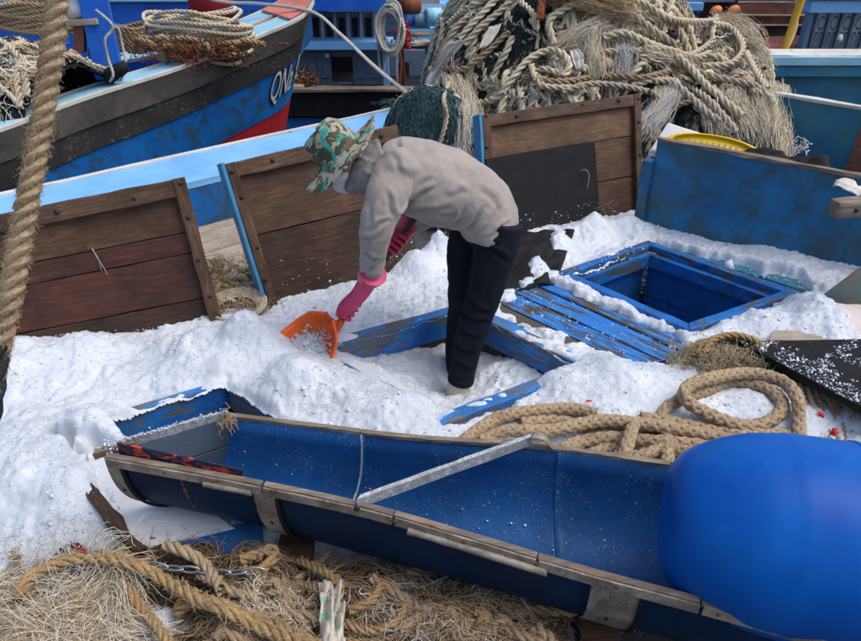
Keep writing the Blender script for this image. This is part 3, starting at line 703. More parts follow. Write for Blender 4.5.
# lettering on the bow
def hull_text(body, px0, px1, dtop, dbot):
    cu = bpy.data.curves.new('lettering', 'FONT'); cu.body = body; cu.size = 1; cu.extrude = 0; cu.shear = 0.2
    to = bpy.data.objects.new('tmp', cu); COL.objects.link(to); dg = bpy.context.evaluated_depsgraph_get(); me = bpy.data.meshes.new_from_object(to.evaluated_get(dg))
    bpy.data.objects.remove(to)
    co = np.array([v.co[:] for v in me.vertices]); x0, x1 = co[:, 0].min(), co[:, 0].max(); y0, y1 = co[:, 1].min(), co[:, 1].max()
    return me, (co[:, 0] - x0) / (x1 - x0), (co[:, 1] - y0) / (y1 - y0)
def hull_at(fi, d, out):
    i = int(min(max(fi, 0), nS - 2)); t = fi - i
    return hull_pt(i, d, out) * (1 - t) + hull_pt(i + 1, d, out) * t
def place_text(body, f0, f1, d0, d1, out, mat, name):
    me, tx, ty = hull_text(body, 0, 0, 0, 0)
    for k, v in enumerate(me.vertices):
        fi, dd_ = f0 + (f1 - f0) * tx[k], d1 + (d0 - d1) * ty[k]; p = hull_at(fi, dd_, .016)
        nn = np.cross(hull_at(fi + .3, dd_, .016) - hull_at(fi - .3, dd_, .016), hull_at(fi, dd_ + .05, .016) - p); nn /= np.linalg.norm(nn)
        if nn.dot(EYE - p) < 0: nn = -nn
        v.co = V(p + nn * out)
    return put(name, me, mat, lb)
place_text('QNa 959', nS * 0.828, nS * 0.935, 0.46, 0.82, 0.008, M['dark_void'], 'lettering_shadow')
place_text('QNa 959', nS * 0.832, nS * 0.938, 0.455, 0.81, 0.014, M['white_edge'], 'lettering')
# blue mooring post, red bitt and small timber frame on the left boat
def bx(name, p, sx, sy, sz, mat, parent, rot=0.0, bev=0.006, wob=0.001, seg=2):
    """upright box, p = centre of its base"""
    c, s = math.cos(rot), math.sin(rot); ex = A(c, s, 0) * sx / 2; ey = A(-s, c, 0) * sy / 2; p = np.asarray(p, float)
    if sz >= sx:
        return hexa(name, [p - ex - ey, p - ex - ey + A(0, 0, sz), p + ex - ey + A(0, 0, sz), p + ex - ey], ey * 2, mat, parent, bev, seg, wob)
    return hexa(name, [p - ex - ey, p + ex - ey, p + ex - ey + A(0, 0, sz), p - ex - ey + A(0, 0, sz)], ey * 2, mat, parent, bev, seg, wob)
dk = 0.22
pp = Y(108, 66, 7.2)
bp = bx('mooring_post', pp - A(0, 0, .1), .24, .24, 1.2, M['blue_vivid'], lb, 0.3)
for (u0, v0, u1, v1, mm) in ((78, 20, 79, 52, 'rust'), ((92), 22, 93, 60, 'rust')):
    a = Y(u0, v0, 7.1); b = Y(u1, v1, 7.1); beam('frame_leg', b, a, .09, .07, M['wood_redbrown'], lb, up=(0, -1, 0))
beam('frame_rail', Y(66, 20, 7.1), Y(98, 18, 7.1), .12, .05, M['wood_grey'], lb)
cq = Y(212, 12, 9.2)
lathe('bitt', [(.0, 0), (.26, 0), (.25, .3), (.25, .7), (.2, .75), (0, .75)], M['hull_red'], lb, Matrix.Translation(V(cq - A(0, 0, .05))), 20)

# ================================================================== CABIN BOAT (background centre)
YB = 12.5
def yb(u, v, y=YB): return Y(u, v, y)
cb = thing('cabin_boat', yb(340, 100), 'black hulled boat with low slate blue cabin, dark doorway and bright blue roof edge', 'boat')
def wallbox(name, u0, v0, u1, v1, y, depth, mat, parent, bev=0.006, wob=0.001, seg=4):
    """a box whose near face spans the given sight lines at distance y"""
    a, b, c, d = Y(u0, v1, y), Y(u1, v1, y), Y(u1, v0, y), Y(u0, v0, y)
    m0 = (a[2] + b[2]) / 2; m1 = (c[2] + d[2]) / 2; x0 = (a[0] + d[0]) / 2; x1 = (b[0] + c[0]) / 2
    return hexa(name, [A(x0, y, m0), A(x1, y, m0), A(x1, y, m1), A(x0, y, m1)], (0, depth, 0), mat, parent, bev, seg, wob)
wallbox('hull', 180, 93, 560, 117, YB - .6, 3.5, M['black_rubber'], cb, seg=10)
wallbox('hull_strake', 180, 118, 560, 150, YB - .55, 3.4, M['blue_deep'], cb, seg=10)
wallbox('gunwale', 180, 89.5, 560, 92.5, YB - .68, .25, M['wood_rim'], cb, seg=16, wob=.006)
wallbox('wall', 250, 50, 331, 88, YB, .06, M['blue_slate'], cb)
wallbox('wall', 353, 50, 388, 88, YB, .06, M['blue_slate'], cb)
wallbox('wall', 331, 50, 353, 57, YB, .06, M['blue_slate'], cb)
wallbox('wall', 331, 83, 353, 88, YB, .06, M['blue_slate'], cb)
wallbox('wall', 388, 50, 425, 88, YB + .7, .06, M['blue_slate'], cb)
wallbox('cabin_shade_sheet', 256, 50, 420, 88, YB + 1.0, .05, M['dark_void'], cb)  # thin near-black sheet; the doorway's shade is put into its colour
for u in (309, 322, 357, 371): wallbox('shutter', u, 61, u + 7, 77, YB - .02, .03, M['dark_void'] if False else M['blue_slate'], cb)
for u in (309, 322, 357, 371):
    wallbox('shutter_frame', u - 1, 60, u + 8, 61, YB - .045, .04, M['stem'], cb); wallbox('shutter_frame', u - 1, 77, u + 8, 78, YB - .045, .04, M['stem'], cb)
wallbox('ledge', 235, 42, 392, 50, YB - .35, .5, M['blue_light'], cb)
wallbox('wall', 250, 12, 378, 42, YB + .1, .06, M['blue_slate'], cb)
for u in range(256, 376, 13): wallbox('wall_batten', u, 13, u + 2.4, 41.5, YB + .06, .04, M['grey_cabin'], cb)
for u in range(261, 372, 13): wallbox('window_pane', u, 18, u + 6, 37, YB + .085, .012, M['dark_void'], cb)
wallbox('roof_edge', 232, -2, 386, 11, YB - .5, .12, M['blue_vivid'], cb)
wallbox('roof', 232, -5, 386, -1, YB - .45, 2.5, M['blue_slate'], cb)
wallbox('corner_post', 383, 50, 389, 88, YB - .15, .1, M['blue_light'], cb)
for u in (250, 378): wallbox('corner_post', u, 11, u + 4, 42, YB - .1, .1, M['blue_pale2'], cb)
for k, u in enumerate((396, 402)): wallbox('corner_post', u, 45, u + 2, 88, YB + .1, .06, M['grey_cabin'], cb)
wallbox('lamp', 325, 54, 329, 58, YB - .1, .06, M['foam'], cb, 0.02)
tag(wallbox('plastic_crate', 281, 86, 303, 90.5, YB - .62, .3, M['fibre_yellow'], None), 'pale wooden tray on the cabin boat gunwale beside the lettered bow', 'tray')
oc = yb(298, 82, YB - .4)
for k in range(5):
    pass
oo = thing('orange_netting_bundle', oc, 'small orange and red bundle of netting in front of the slate cabin wall', 'bundle')
Pn = oc + RNG.normal(0, 1, (120, 1, 3)) * A(.13, .08, .09) + np.cumsum(RNG.normal(0, .03, (120, 8, 3)), 1)
threads('netting', Pn[:80], .008, M['rust'], oo); threads('netting', Pn[80:], .008, M['fibre_yellow'], oo)
# pale hose coil hanging at the cabin corner
hc = thing('rope_coil', yb(392, 30, YB - .8), 'pale rope coil hanging from the cabin boat roof edge', 'rope coil')
for k in range(11):
    cx, cy = 390 + RNG.uniform(-3, 3), 28 + RNG.uniform(-4, 6); rx, ry = RNG.uniform(8, 13), RNG.uniform(18, 27)
    th = np.linspace(0, 2 * np.pi, 15)[:-1]
    pts = [Y(cx + rx * math.cos(t) * (1 + .1 * math.sin(3 * t + k)), cy + ry * math.sin(t), YB - .8 - .02 * k + .03 * math.sin(t * 2)) for t in th]
    rope('rope_turn', pts + [pts[0]], .022, M['rope_white'], hc, step=.03, sides=5)
rope('rope_tail', [Y(380, 20, YB - .9), Y(378, 45, YB - .9), Y(381, 75, YB - .85), Y(386, 60, YB - .9), Y(392, 40, YB - .9)], .02, M['rope_white'], hc, step=.03, sides=5)

# ================================================================== FAR BOATS, top centre and top right
fb = thing('work_boat', Y(430, 60, 15), 'distant cluttered work boat with teal hull side seen over the net heap', 'boat')
wallbox('hull_side', 396, 46, 470, 64, 14.0, 2.0, M['blue_teal'], fb)
wallbox('gunwale', 394, 42.5, 470, 46, 13.9, .3, M['wood_grey'], fb, wob=.01, seg=10)
wallbox('deck_rail', 405, 34, 480, 37, 15, .2, M['wood_rim'], fb, wob=.01, seg=10)
wallbox('deck_rail', 420, 39, 480, 41, 15.2, .2, M['wood_grey'], fb, wob=.01, seg=10)
wallbox('post', 430, 28, 438, 47, 13.8, .15, M['blue_light'], fb)
wallbox('cabin_side', 440, 8, 520, 18, 19, 1.5, M['blue_light'], fb)
wallbox('cabin_side', 400, 12, 445, 26, 18, 1.5, M['stem'], fb)
wallbox('deck_box', 398, 62, 440, 90, 13.2, 1.0, M['wood_dark'], fb)
wallbox('far_hull', 330, -20, 700, 40, 24, 3, M['blue_slate'], fb)
wallbox('far_hull_band', 380, -4, 640, 6, 23.6, .3, M['grey_cabin'], fb)
wallbox('hull_side', 398, 40, 700, 120, 16.5, 1.5, M['black_hull2'], fb)
for (u, v, r, mm, lab) in ((411, 5, .17, 'rust', 'rusty orange barrel lying at the top beside the pale rope coil'), (408, 19, .15, 'plastic_blue', 'blue barrel below the rusty one beside the hanging coil'),
                    (420, 20, .13, 'stem', 'dark slate barrel right of the blue barrel'), (434, 16, .15, 'blue_pale2', 'pale blue grey float on the distant deck'), (447, 19, .16, 'foam', 'dirty white float rightmost on the distant deck')):
    c = Y(u, v, 15.5); ex, ey, ez = frame(A(1, .3, 0), A(0, 0, 1))
    t = thing('barrel' if 'barrel' in lab else 'float', c, lab, 'barrel' if 'barrel' in lab else 'float')
    L = r * 1.1
    lathe('shell', [(0.001, -L), (r * .8, -L * .96), (r, -L * .8), (r, -L * .3), (r * 1.03, -L * .25), (r * 1.0, -L * .2), (r, L * .8), (r * .8, L * .96), (.001, L)], M[mm], t, mat_from(c, ey, ez, A(*ex) if False else np.cross(ey, ez)), 18)
    lathe('end_ring', [(r * .75, -L * .99), (r * .84, -L * 1.05), (r * .9, -L * .95)], M[mm], t, mat_from(c, ey, ez, np.cross(ey, ez)), 18)
# red rag near the coil
Pn = Y(405, 37, 13.5) + RNG.normal(0, 1, (60, 1, 3)) * A(.06, .04, .09) + np.cumsum(RNG.normal(0, .02, (60, 8, 3)), 1)
rr = threads('red_rag', Pn, .012, M['red_cord'], None, stuff=False); tag(rr, 'red rag hanging beside the pale rope coil', 'rag')
tag(rope('rigging_pole', [Y(399, -6, 12.2), Y(402, 40, 12.2), Y(404, 86, 12.2)], .03, M['wood_dark'], kind='plain', sides=8), 'thin dark pole standing right of the pale rope coil', 'pole')
tag(rope('rigging_line', [Y(396, 30, 12), Y(401, 62, 12), Y(399, 84, 12)], .02, M['rust'], kind='plain', sides=8), 'rusty line hanging beside the dark pole', 'line')

bb = thing('blue_hulk', Y(60, 5, 17), 'far blue boat side filling the top left behind the lettered boat', 'boat')
wallbox('hull_side', -400, 2, 330, 60, 17, 2, M['blue_vivid'], bb); wallbox('gunwale', -400, -3, 330, 2, 16.9, 2, M['blue_pale2'], bb); wallbox('cabin_side', -400, -40, 330, -4, 17.4, 1, M['blue_slate'], bb)
# right: boat with pale blue gunwale
gb = thing('blue_boat', Y(800, 80, 8.0), 'moored boat with washed pale blue gunwale and teal blue side, at the upper right', 'boat')
wallbox('gunwale_top', 560, 55, 960, 57, 8.0, .35, M['white_edge'], gb, seg=14, wob=.004)
wallbox('gunwale', 560, 57.3, 960, 66, 7.97, .3, M['blue_pale2'], gb, seg=14)
wallbox('rub_rail', 560, 66.5, 960, 77, 7.99, .3, M['blue_teal'], gb, seg=14)
wallbox('hull_side', 560, 77, 960, 190, 8.1, .2, M['blue_teal'], gb, seg=14)
# grey cabin with pierced door panels
gc = thing('deck_cabin', Y(835, 50, 8.9), 'grey deck cabin with pierced door panels and blue fascia at the upper right', 'cabin')
wallbox('back_wall', 812, -10, 960, 54, 9.3, .05, M['dark_void'], gc)  # near-black colour stands in for the unlit inside behind the slits
wallbox('fascia', 811, 1, 960, 13, 8.75, .2, M['blue_vivid'] if False else M['blue_light'], gc)
wallbox('roof', 809, -6, 960, 0.5, 8.7, 1.5, M['blue_slate'], gc)
wallbox('corner_post', 807, -5, 812, 54, 8.85, .12, M['stem'], gc)
def outlined(u0, u1, y):
    a, b = Y(u0, 54, y), Y(u1, 12, y); x0, x1, z0, z1 = (a[0] + Y(u0, 12, y)[0]) / 2, (b[0] + Y(u1, 54, y)[0]) / 2, a[2], b[2]
    w = x1 - x0; h = z1 - z0; bmx = bmesh.new()
    # grid plate; slits stand in for the dark outlines of raised mouldings
    N_ = 28; Mx = 60; vs = {}
    def hole(s, t):
        q_ = ((s - .5) / .36) ** 2 + ((t - .74) / .16) ** 2
        if .66 < q_ < 1: return True
        for a0, a1 in ((.12, .44), (.56, .88)):
            if a0 < s < a1 and .05 < t < .52 and not (a0 + .08 < s < a1 - .08 and .09 < t < .48): return True
        return False
    for i in range(N_):
        for j in range(Mx):
            s, t = (i + .5) / N_, (j + .5) / Mx
            if hole(s, t): continue
            q = []
            for di, dj in ((0, 0), (1, 0), (1, 1), (0, 1)):
                key = (i + di, j + dj)
                if key not in vs: vs[key] = bmx.verts.new((x0 + w * key[0] / N_ - x0, 0, z0 + h * key[1] / Mx - z0))
                q.append(vs[key])
            bmx.faces.new(q)
    r = bmesh.ops.extrude_face_region(bmx, geom=bmx.faces[:]); bmesh.ops.translate(bmx, verts=[e for e in r['geom'] if isinstance(e, bmesh.types.BMVert)], vec=(0, .03, 0))
    bmesh.ops.recalc_face_normals(bmx, faces=bmx.faces)
    me = bpy.data.meshes.new('door_panel'); bmx.to_mesh(me); bmx.free()
    return put('door_panel', me, M['grey_cabin'], gc, Matrix.Translation((x0, y, z0)))
for k in range(9): outlined(814 + k * 12.5, 814 + k * 12.5 + 11, 8.95); 
for k in range(10): wallbox('wall_batten', 812.6 + k * 12.5, 12, 814.6 + k * 12.5, 54, 8.9, .06, M['stem'], gc)
wallbox('lamp_cord', 839.5, 12, 840.3, 34, 8.8, .01, M['dark_void'], gc, 0)
c = Y(840, 37, 8.8); lathe('lamp', [(.005, .03), (.02, .03), (.03, 0), (.035, -.03), (.02, -.05), (.001, -.055)], M['foam'], gc, Matrix.Translation(V(c)), 12)
# yellow pole
a, b = Y(783, 54, 8.4), Y(806, -14, 8.4)
tag(rope('yellow_pole', [a, (a + b) / 2, b], .042, M['yellow_pole'], kind='plain', sides=12, step=.1), 'leaning ochre yellow pole beside the grey cabin', 'pole')
tag(rope('pale_line', [Y(796, 0, 8.6), Y(797, 25, 8.6), Y(788, 48, 8.5), Y(784, 52, 8.5)], .012, M['rope_white'], kind='plain', sides=6), 'thin pale line hanging right of the yellow pole', 'line')
M['terracotta'] = plain('terracotta_paint', (.80, .22, .12), .6, .2, 9)
# red brown boat with terracotta box lid and floats
rbn = thing('timber_boat', Y(770, 20, 11), 'red brown timber boat with plank side behind the net heap', 'boat')
for k, (v0, v1, mm) in enumerate(((-14, 2, 'wood_redbrown'), (3, 15, 'wood_redbrown'), (16, 25.5, 'wood_redbrown'), (26, 38, 'wood_mid'), (39, 60, 'wood_redbrown'))):
    wallbox('hull_plank', 725, v0, 822, v1 - .4, 11 + .01 * k, .08, M[mm], rbn, seg=10, wob=.003)
wallbox('seam_line', 725, 14.8, 822, 16.4, 10.96, .05, M['wood_grey'], rbn); wallbox('seam_line', 725, 24.8, 822, 26.2, 10.96, .05, M['wood_grey'], rbn)
tb = thing('terracotta_box', Y(785, 52, 9.4), 'terracotta coloured box with a slanted lid under the yellow pole', 'box')
hexa('lid', [Y(768, 47, 9.0), Y(812, 43, 9.0), Y(806, 35, 9.7), Y(757, 37, 9.7)], (0, 0, -.05), M['terracotta'], tb, .01, 4)
hexa('side', [Y(768, 56, 9.02), Y(812, 56, 9.02), Y(812, 44.6, 9.02), Y(768, 48.6, 9.02)], (0, .5, 0), M['terracotta'], tb, .005, 4)
hexa('side', [Y(740, 54, 9.4), Y(768, 56, 9.03), Y(768, 49, 9.03), Y(752, 39, 9.65)], (0, .1, 0), M['terracotta'], tb, .003, 4)
dc = thing('dark_deckhouse', Y(720, 20, 10.4), 'dark deckhouse with blue roof beam above the net heap', 'deckhouse')
wallbox('wall', 703, -14, 736, 40, 10.4, .1, M['wood_dark'], dc); wallbox('wall', 640, 10, 703, 45, 10.6, .1, M['blue_deep'], dc)
wallbox('roof_beam', 640, 3, 703.5, 11, 10.2, .12, M['blue_light'], dc); wallbox('roof_beam', 640, -10, 736, 2.5, 10.3, .12, M['blue_slate'], dc)
for k in range(6): wallbox('wall_batten', 648 + k * 9.5, 12, 650 + k * 9.5, 40, 10.55, .05, M['blue_teal'], dc)
wallbox('post', 727, 18, 737, 50, 10.1, .15, M['stem'], dc)
for k, (u, v, lab) in enumerate(((716, 11, 'left'), (734, 10.5, 'upper right'), (730, 17, 'lower right'))):
    c = Y(u, v, 10.0); t = thing('round_float', c, f'{lab} one of three small orange floats on the dark deckhouse wall', 'float', 'orange floats on the deckhouse wall')
    r = .062 - .008 * (k == 2); mm = Matrix.Translation(V(c)) @ Matrix.Rotation(1.2, 4, 'Y')
    lathe('shell', [(r * math.sin(a) + 1e-4, -r * 1.25 * math.cos(a)) for a in np.linspace(0, math.pi, 10)], M['float_orange'], t, mm, 16)
    lathe('eye', [(.012, -r * 1.35), (.018, -r * 1.3), (.018, -r * 1.2), (.01, -r * 1.15)], M['float_orange'], t, mm, 10)

# ================================================================== mooring line
ml = [Y(150, -14, 8.9), Y(190, -6, 8.9), Y(225, 2, 8.85), Y(262, 4, 8.7), Y(312, 12, 8.25), Y(340, 34, 7.7), Y(375, 67, 6.9), Y(412, 97, 6.2)]
ml_t = tag(rope('mooring_line', ml, .019, M['rope_white'], step=.012), 'long pale mooring line running from the left bow down to the net heap', 'rope')

# ================================================================== ICE
def vnoise(x, y, sc, seed):
    r = np.random.default_rng(seed); G = r.uniform(-1, 1, (257, 257)); G[-1] = G[0]; G[:, -1] = G[:, 0]
    X = np.asarray(x) / sc + 31.7 * seed; Yv = np.asarray(y) / sc + 17.3 * seed
    xi = np.floor(X).astype(int); yi = np.floor(Yv).astype(int); fx = X - xi; fy = Yv - yi; fx = fx * fx * (3 - 2 * fx); fy = fy * fy * (3 - 2 * fy); xi %= 256; yi %= 256
    return (G[xi, yi] * (1 - fx) + G[xi + 1, yi] * fx) * (1 - fy) + (G[xi, yi + 1] * (1 - fx) + G[xi + 1, yi + 1] * fx) * fy
def sst(x, a, b): t = np.clip((x - a) / (b - a), 0, 1); return t * t * (3 - 2 * t)
BUMPS = [(15, 372, .14, .30), (90, 366, .06, .2), (180, 362, .05, .18), (225, 354, .07, .20), (268, 356, .085, .26), (318, 385, .06, .15), (316, 348, -.07, .11), (290, 395, .10, .16),
         (250, 350, .05, .10), (350, 405, .08, .18), (400, 425, .06, .16), (600, 372, .06, .16), (335, 345, .05, .10), (420, 415, .04, .12), (560, 388, .05, .12), (150, 612, .07, .07), (122, 590, .05, .05), (392, 600, .07, .05), (180, 636, .06, .06), (595, 232, .12, .14), (630, 228, .08, .12), (560, 246, .08, .12), (535, 268, .06, .10), (500, 262, .05, .12),
         (760, 325, .07, .16), (818, 330, .12, .16), (800, 316, .10, .12), (690, 338, .04, .10), (720, 330, .05, .08), (40, 440, .08, .35), (60, 500, .08, .3), (110, 440, .05, .15), (640, 385, .05, .2),
         (560, 385, .04, .1), (470, 400, .02, .1), (415, 272, .12, .12), (438, 258, .14, .10), (340, 325, .02, .08)]
BUMPW = [(Z(u, v, .1)[:2], a, r) for u, v, a, r in BUMPS]
def zpoly(px, z=.1): return [Z(u, v, z) for u, v in px]
EXPO = [(zpoly([(636, 246), (650, 236), (830, 284), (810, 300), (690, 336), (560, 280)]), .030, .03), (zpoly([(520, 245), (600, 226), (650, 232), (600, 262), (548, 276)]), .035, .05), (zpoly([(496, 299), (545, 278), (600, 300), (690, 338), (686, 358), (640, 372), (560, 334), (500, 312)]), .085, .035),
        (zpoly([(655, 238), (800, 270), (815, 285), (800, 292), (650, 242)]), .085, .03),
        (zpoly([(500, 240), (552, 232), (556, 250), (530, 268), (520, 286), (498, 290)]), .09, .03),
        (zpoly([(640, 262), (672, 240), (805, 286), (800, 296), (690, 330), (672, 322)]), .07, .02),
        (zpoly([(345, 330), (445, 306), (446, 314), (350, 338)]), .022, .012),
        (zpoly([(110, 408), (232, 374), (234, 386), (120, 419)]), .018, .015),
        (zpoly([(492, 310), (575, 346), (570, 356), (486, 320)]), .022, .015),
        (zpoly([(438, 424), (520, 395), (522, 404), (440, 436)]), .05, .012),
        (zpoly([(70, 452), (112, 452), (215, 520), (240, 560), (135, 560)], .05), .14, .05), (zpoly([(58, 452), (74, 450), (146, 545), (130, 556)], .05), .10, .02)]
inR, inM, inL = inset(hatch_R, .064), inset(hatch_M, .072), inset(hatch_L, .052)
def ice_h(x, y):
    x = np.asarray(x, float); y = np.asarray(y, float)
    h = 0.112 + 0.020 * vnoise(x, y, .33, 1) + 0.013 * vnoise(x, y, .13, 2)
    for p, a, r in BUMPW: h = h + a * np.exp(-((x - p[0]) ** 2 + (y - p[1]) ** 2) / (2 * (r * .62) ** 2)) * (1 + .25 * vnoise(x, y, .12, 9))
    h = h - (0.085) * sst(-y, -1.95, -1.62)
    h = h - 0.05 * sst(x, .35, .6) * sst(-y, -2.45, -2.25)
    nn = 0.03 * vnoise(x, y, .09, 5) + 0.018 * vnoise(x, y, .035, 6)
    for poly, dep, soft in EXPO:
        h = h - dep * sst(-(sdf(x, y, poly) + nn), -.005, soft * 1.5)
    rough_ = .55 + .45 * vnoise(x, y, .3, 19); h = h + rough_ * (0.020 * np.abs(vnoise(x, y, .062, 3)) + 0.012 * np.abs(vnoise(x, y, .031, 4)) - .010) + 0.0045 * vnoise(x, y, .016, 7)
    for poly in (inR, inM, inL):
        d = sdf(x, y, poly); k = sst(-d, -.030, .0); h = np.where(k > 0, np.minimum(h, h * (1 - k) + (.108 + .012 * vnoise(x, y, .05, 8)) * k), h)
    return h
def ice_m(x, y):
    c = sum(hatch_M) / 4
    h = -0.045 - .085 * (np.exp(-((x - .10) ** 2 + (y - 2.92) ** 2) / .03) + .6 * np.exp(-((x - .13) ** 2 + (y - 3.08) ** 2) / .02)) + 0.03 * vnoise(x, y, .2, 11) + .016 * vnoise(x, y, .07, 12) + .008 * vnoise(x, y, .03, 13) + .005 * vnoise(x, y, .015, 14)
    F = hatch_M[2]; L = hatch_M[1]; R = hatch_M[3]
    h = h + .25 * np.exp(-((x - F[0]) ** 2 + (y - F[1]) ** 2) / .035) + .22 * np.exp(-((x - L[0]) ** 2 + (y - L[1]) ** 2) / .05) + .16 * np.exp(-((x - R[0]) ** 2 + (y - R[1]) ** 2) / .02)
    mid = (F + L) / 2; h = h + .22 * np.exp(-((x - mid[0]) ** 2 + (y - mid[1]) ** 2) / .06) + .14 * np.exp(-((x - (F + R)[0] / 2) ** 2 + (y - (F + R)[1] / 2) ** 2) / .02)
    return np.minimum(h, .12)
iceroot = thing('crushed_ice', (0, 2.5, 0.1), 'white crushed ice heaped over the deck and round the open hatches', 'ice'); iceroot['kind'] = 'stuff'
def grid_surface(name, x0, x1, y0, y1, st, fn, keepfn, mat, parent):
    x = np.arange(x0, x1, st); y = np.arange(y0, y1, st); X, Yy = np.meshgrid(x, y, indexing='ij'); h = fn(X, Yy)
    jx = RNG.normal(0, st * .12, X.shape); jy = RNG.normal(0, st * .12, X.shape)
    v = np.stack([X + jx, Yy + jy, h], -1).reshape(-1, 3); n, m = X.shape
    i, j = np.meshgrid(np.arange(n - 1), np.arange(m - 1), indexing='ij'); a = (i * m + j).ravel(); cx = (x[i] + st / 2).ravel(); cy = (y[j] + st / 2).ravel()
    a = a[keepfn(cx, cy)]; f = np.stack([a, a + m, a + m + 1, a + 1], 1)
    used = np.unique(f); mp = np.zeros(len(v), int); mp[used] = np.arange(len(used))
    o = put(name, qmesh(name, v[used], mp[f]), mat, parent); o['kind'] = 'stuff'; return o
gi = lambda x: gi0[1] + (x - gi0[0]) * (gi1[1] - gi0[1]) / (gi1[0] - gi0[0])
def lidline(x): return np.where(x < -1.05, 3.22 + (x + 1.05) * .404, np.where(x < -.82, 3.24, np.where(x < 0, 3.40 + (x + .82) * .56, np.where(x < 1.45, 3.95 + x * .50, 4.72 - (x - 1.45) * .62))))
grid_surface('ice_layer', -2.7, 2.75, 1.05, 4.75, .0085, ice_h, lambda x, y: ~(inpoly(x, y, inR) | inpoly(x, y, inM) | inpoly(x, y, inL)) & (y < lidline(x) + .06) & ~((x > .9) & (y < 1.6)), M['ice'], iceroot)
big_M = inset(hatch_M, .05)
grid_surface('ice_layer', hatch_M[1][0], hatch_M[3][0], hatch_M[2][1], hatch_M[0][1], .0085, ice_m, lambda x, y: inpoly(x, y, big_M), M['ice'], iceroot)
def chunks(name, P, size, mat, parent):
    """irregular little ice lumps, one joined mesh"""
    base = np.array([(1, 0, 0), (-1, 0, 0), (0, 1, 0), (0, -1, 0), (0, 0, 1), (0, 0, -1)], float)
    F = np.array([(0, 2, 4), (2, 1, 4), (1, 3, 4), (3, 0, 4), (2, 0, 5), (1, 2, 5), (3, 1, 5), (0, 3, 5)])
    n = len(P); q = RNG.normal(0, 1, (n, 3, 3)); Q = np.linalg.qr(q)[0]
    v = base[None] * RNG.uniform(.5, 1.3, (n, 6, 1)) * RNG.uniform(.3, 1.35, (n, 1, 3)) + RNG.normal(0, .14, (n, 6, 3)); v = np.einsum('nij,nkj->nki', Q, v) * np.asarray(size)[:, None, None] + P[:, None]
    f = (F[None] + np.arange(n)[:, None, None] * 6).reshape(-1, 3)
    o = put(name, qmesh(name, v.reshape(-1, 3), f, None, False), mat, parent); o['kind'] = 'stuff'; return o
N_ = 120000
cx = RNG.uniform(-2.6, 2.6, N_); cy = 1.2 + 3.4 * RNG.uniform(0, 1, N_) ** 1.4
ok = (cy < lidline(cx) + .02) & ~(inpoly(cx, cy, inset(hatch_R, .01)) | inpoly(cx, cy, inset(hatch_M, .01)) | inpoly(cx, cy, inset(hatch_L, .01)))
for poly, dep, soft in EXPO: ok &= (sdf(cx, cy, poly) > 0) | (RNG.uniform(0, 1, N_) < .12)
cl = vnoise(cx, cy, .16, 21) + .6 * vnoise(cx, cy, .05, 22); ok &= cl > RNG.uniform(-.7, .8, N_)
cx, cy = cx[ok], cy[ok]; cz = np.maximum(ice_h(cx, cy), .0)
sz = np.exp(RNG.normal(math.log(.0029), .48, len(cx))); sz = np.clip(sz, .0014, .0105)
chunks('ice_chunks', np.stack([cx, cy, cz + sz * .2], 1), sz, M['ice_chunk'], iceroot)
nm_ = 5000; mx = RNG.uniform(hatch_M[1][0], hatch_M[3][0], nm_); my = RNG.uniform(hatch_M[2][1], hatch_M[0][1], nm_); k = inpoly(mx, my, inM); mx, my = mx[k], my[k]
chunks('ice_chunks', np.stack([mx, my, ice_m(mx, my)], 1), np.exp(RNG.normal(math.log(.0045), .35, len(mx))), M['ice_chunk'], iceroot)
# grains stuck on the lids, the planks and the coamings
def on_quad(Q, n_, fs, nrm, off=.002): 
    s, t = fs(RNG.uniform(0, 1, n_), RNG.uniform(0, 1, n_)); return np.array([P4(Q, a, b) for a, b in zip(s, t)]) + nrm * off
a1 = on_quad(Q1_, 2600, lambda s, t: (s * .85, .12 + .22 * t ** 1.6 * (1.05 - s * .8)), n1)
a2 = on_quad(Q2_, 900, lambda s, t: (.62 + .36 * s ** .7, .08 + (.04 + .38 * s) * t ** 1.6), n2)
a3 = on_quad(Q2_, 120, lambda s, t: (.12 + s * .8, .12 + t * .35), n2)
a4 = on_quad(Q3_, 1300, lambda s, t: (s * .8, .03 + .24 * t ** 3.0), n3, .06)
P_ = np.vstack([a1, a2, a3, a4]); P_ = P_[vnoise(P_[:, 0], P_[:, 2], .05, 31) > RNG.uniform(-.6, .7, len(P_))]; chunks('ice_chunks', P_, np.exp(RNG.normal(math.log(.0028), .5, len(P_))), M['ice_chunk'], iceroot)
def scatter_poly(px, n_, z, mean=.004):
    poly = zpoly(px, z); xs = [p[0] for p in poly]; ys = [p[1] for p in poly]; x = RNG.uniform(min(xs), max(xs), n_); y = RNG.uniform(min(ys), max(ys), n_); k = inpoly(x, y, poly)
    k &= vnoise(x, y, .06, 33) > RNG.uniform(-.5, .6, n_); return np.stack([x[k], y[k], np.full(k.sum(), z)], 1)
P_ = np.vstack([scatter_poly([(500, 297), (548, 284), (682, 340), (640, 366), (560, 330)], 2500, .082), scatter_poly([(655, 238), (815, 285), (800, 292), (650, 244)], 2500, .06), scatter_poly([(557, 272), (648, 240), (652, 246), (570, 278)], 900, .124)])
chunks('ice_chunks', P_, np.exp(RNG.normal(math.log(.0036), .5, len(P_))), M['ice_chunk'], iceroot)

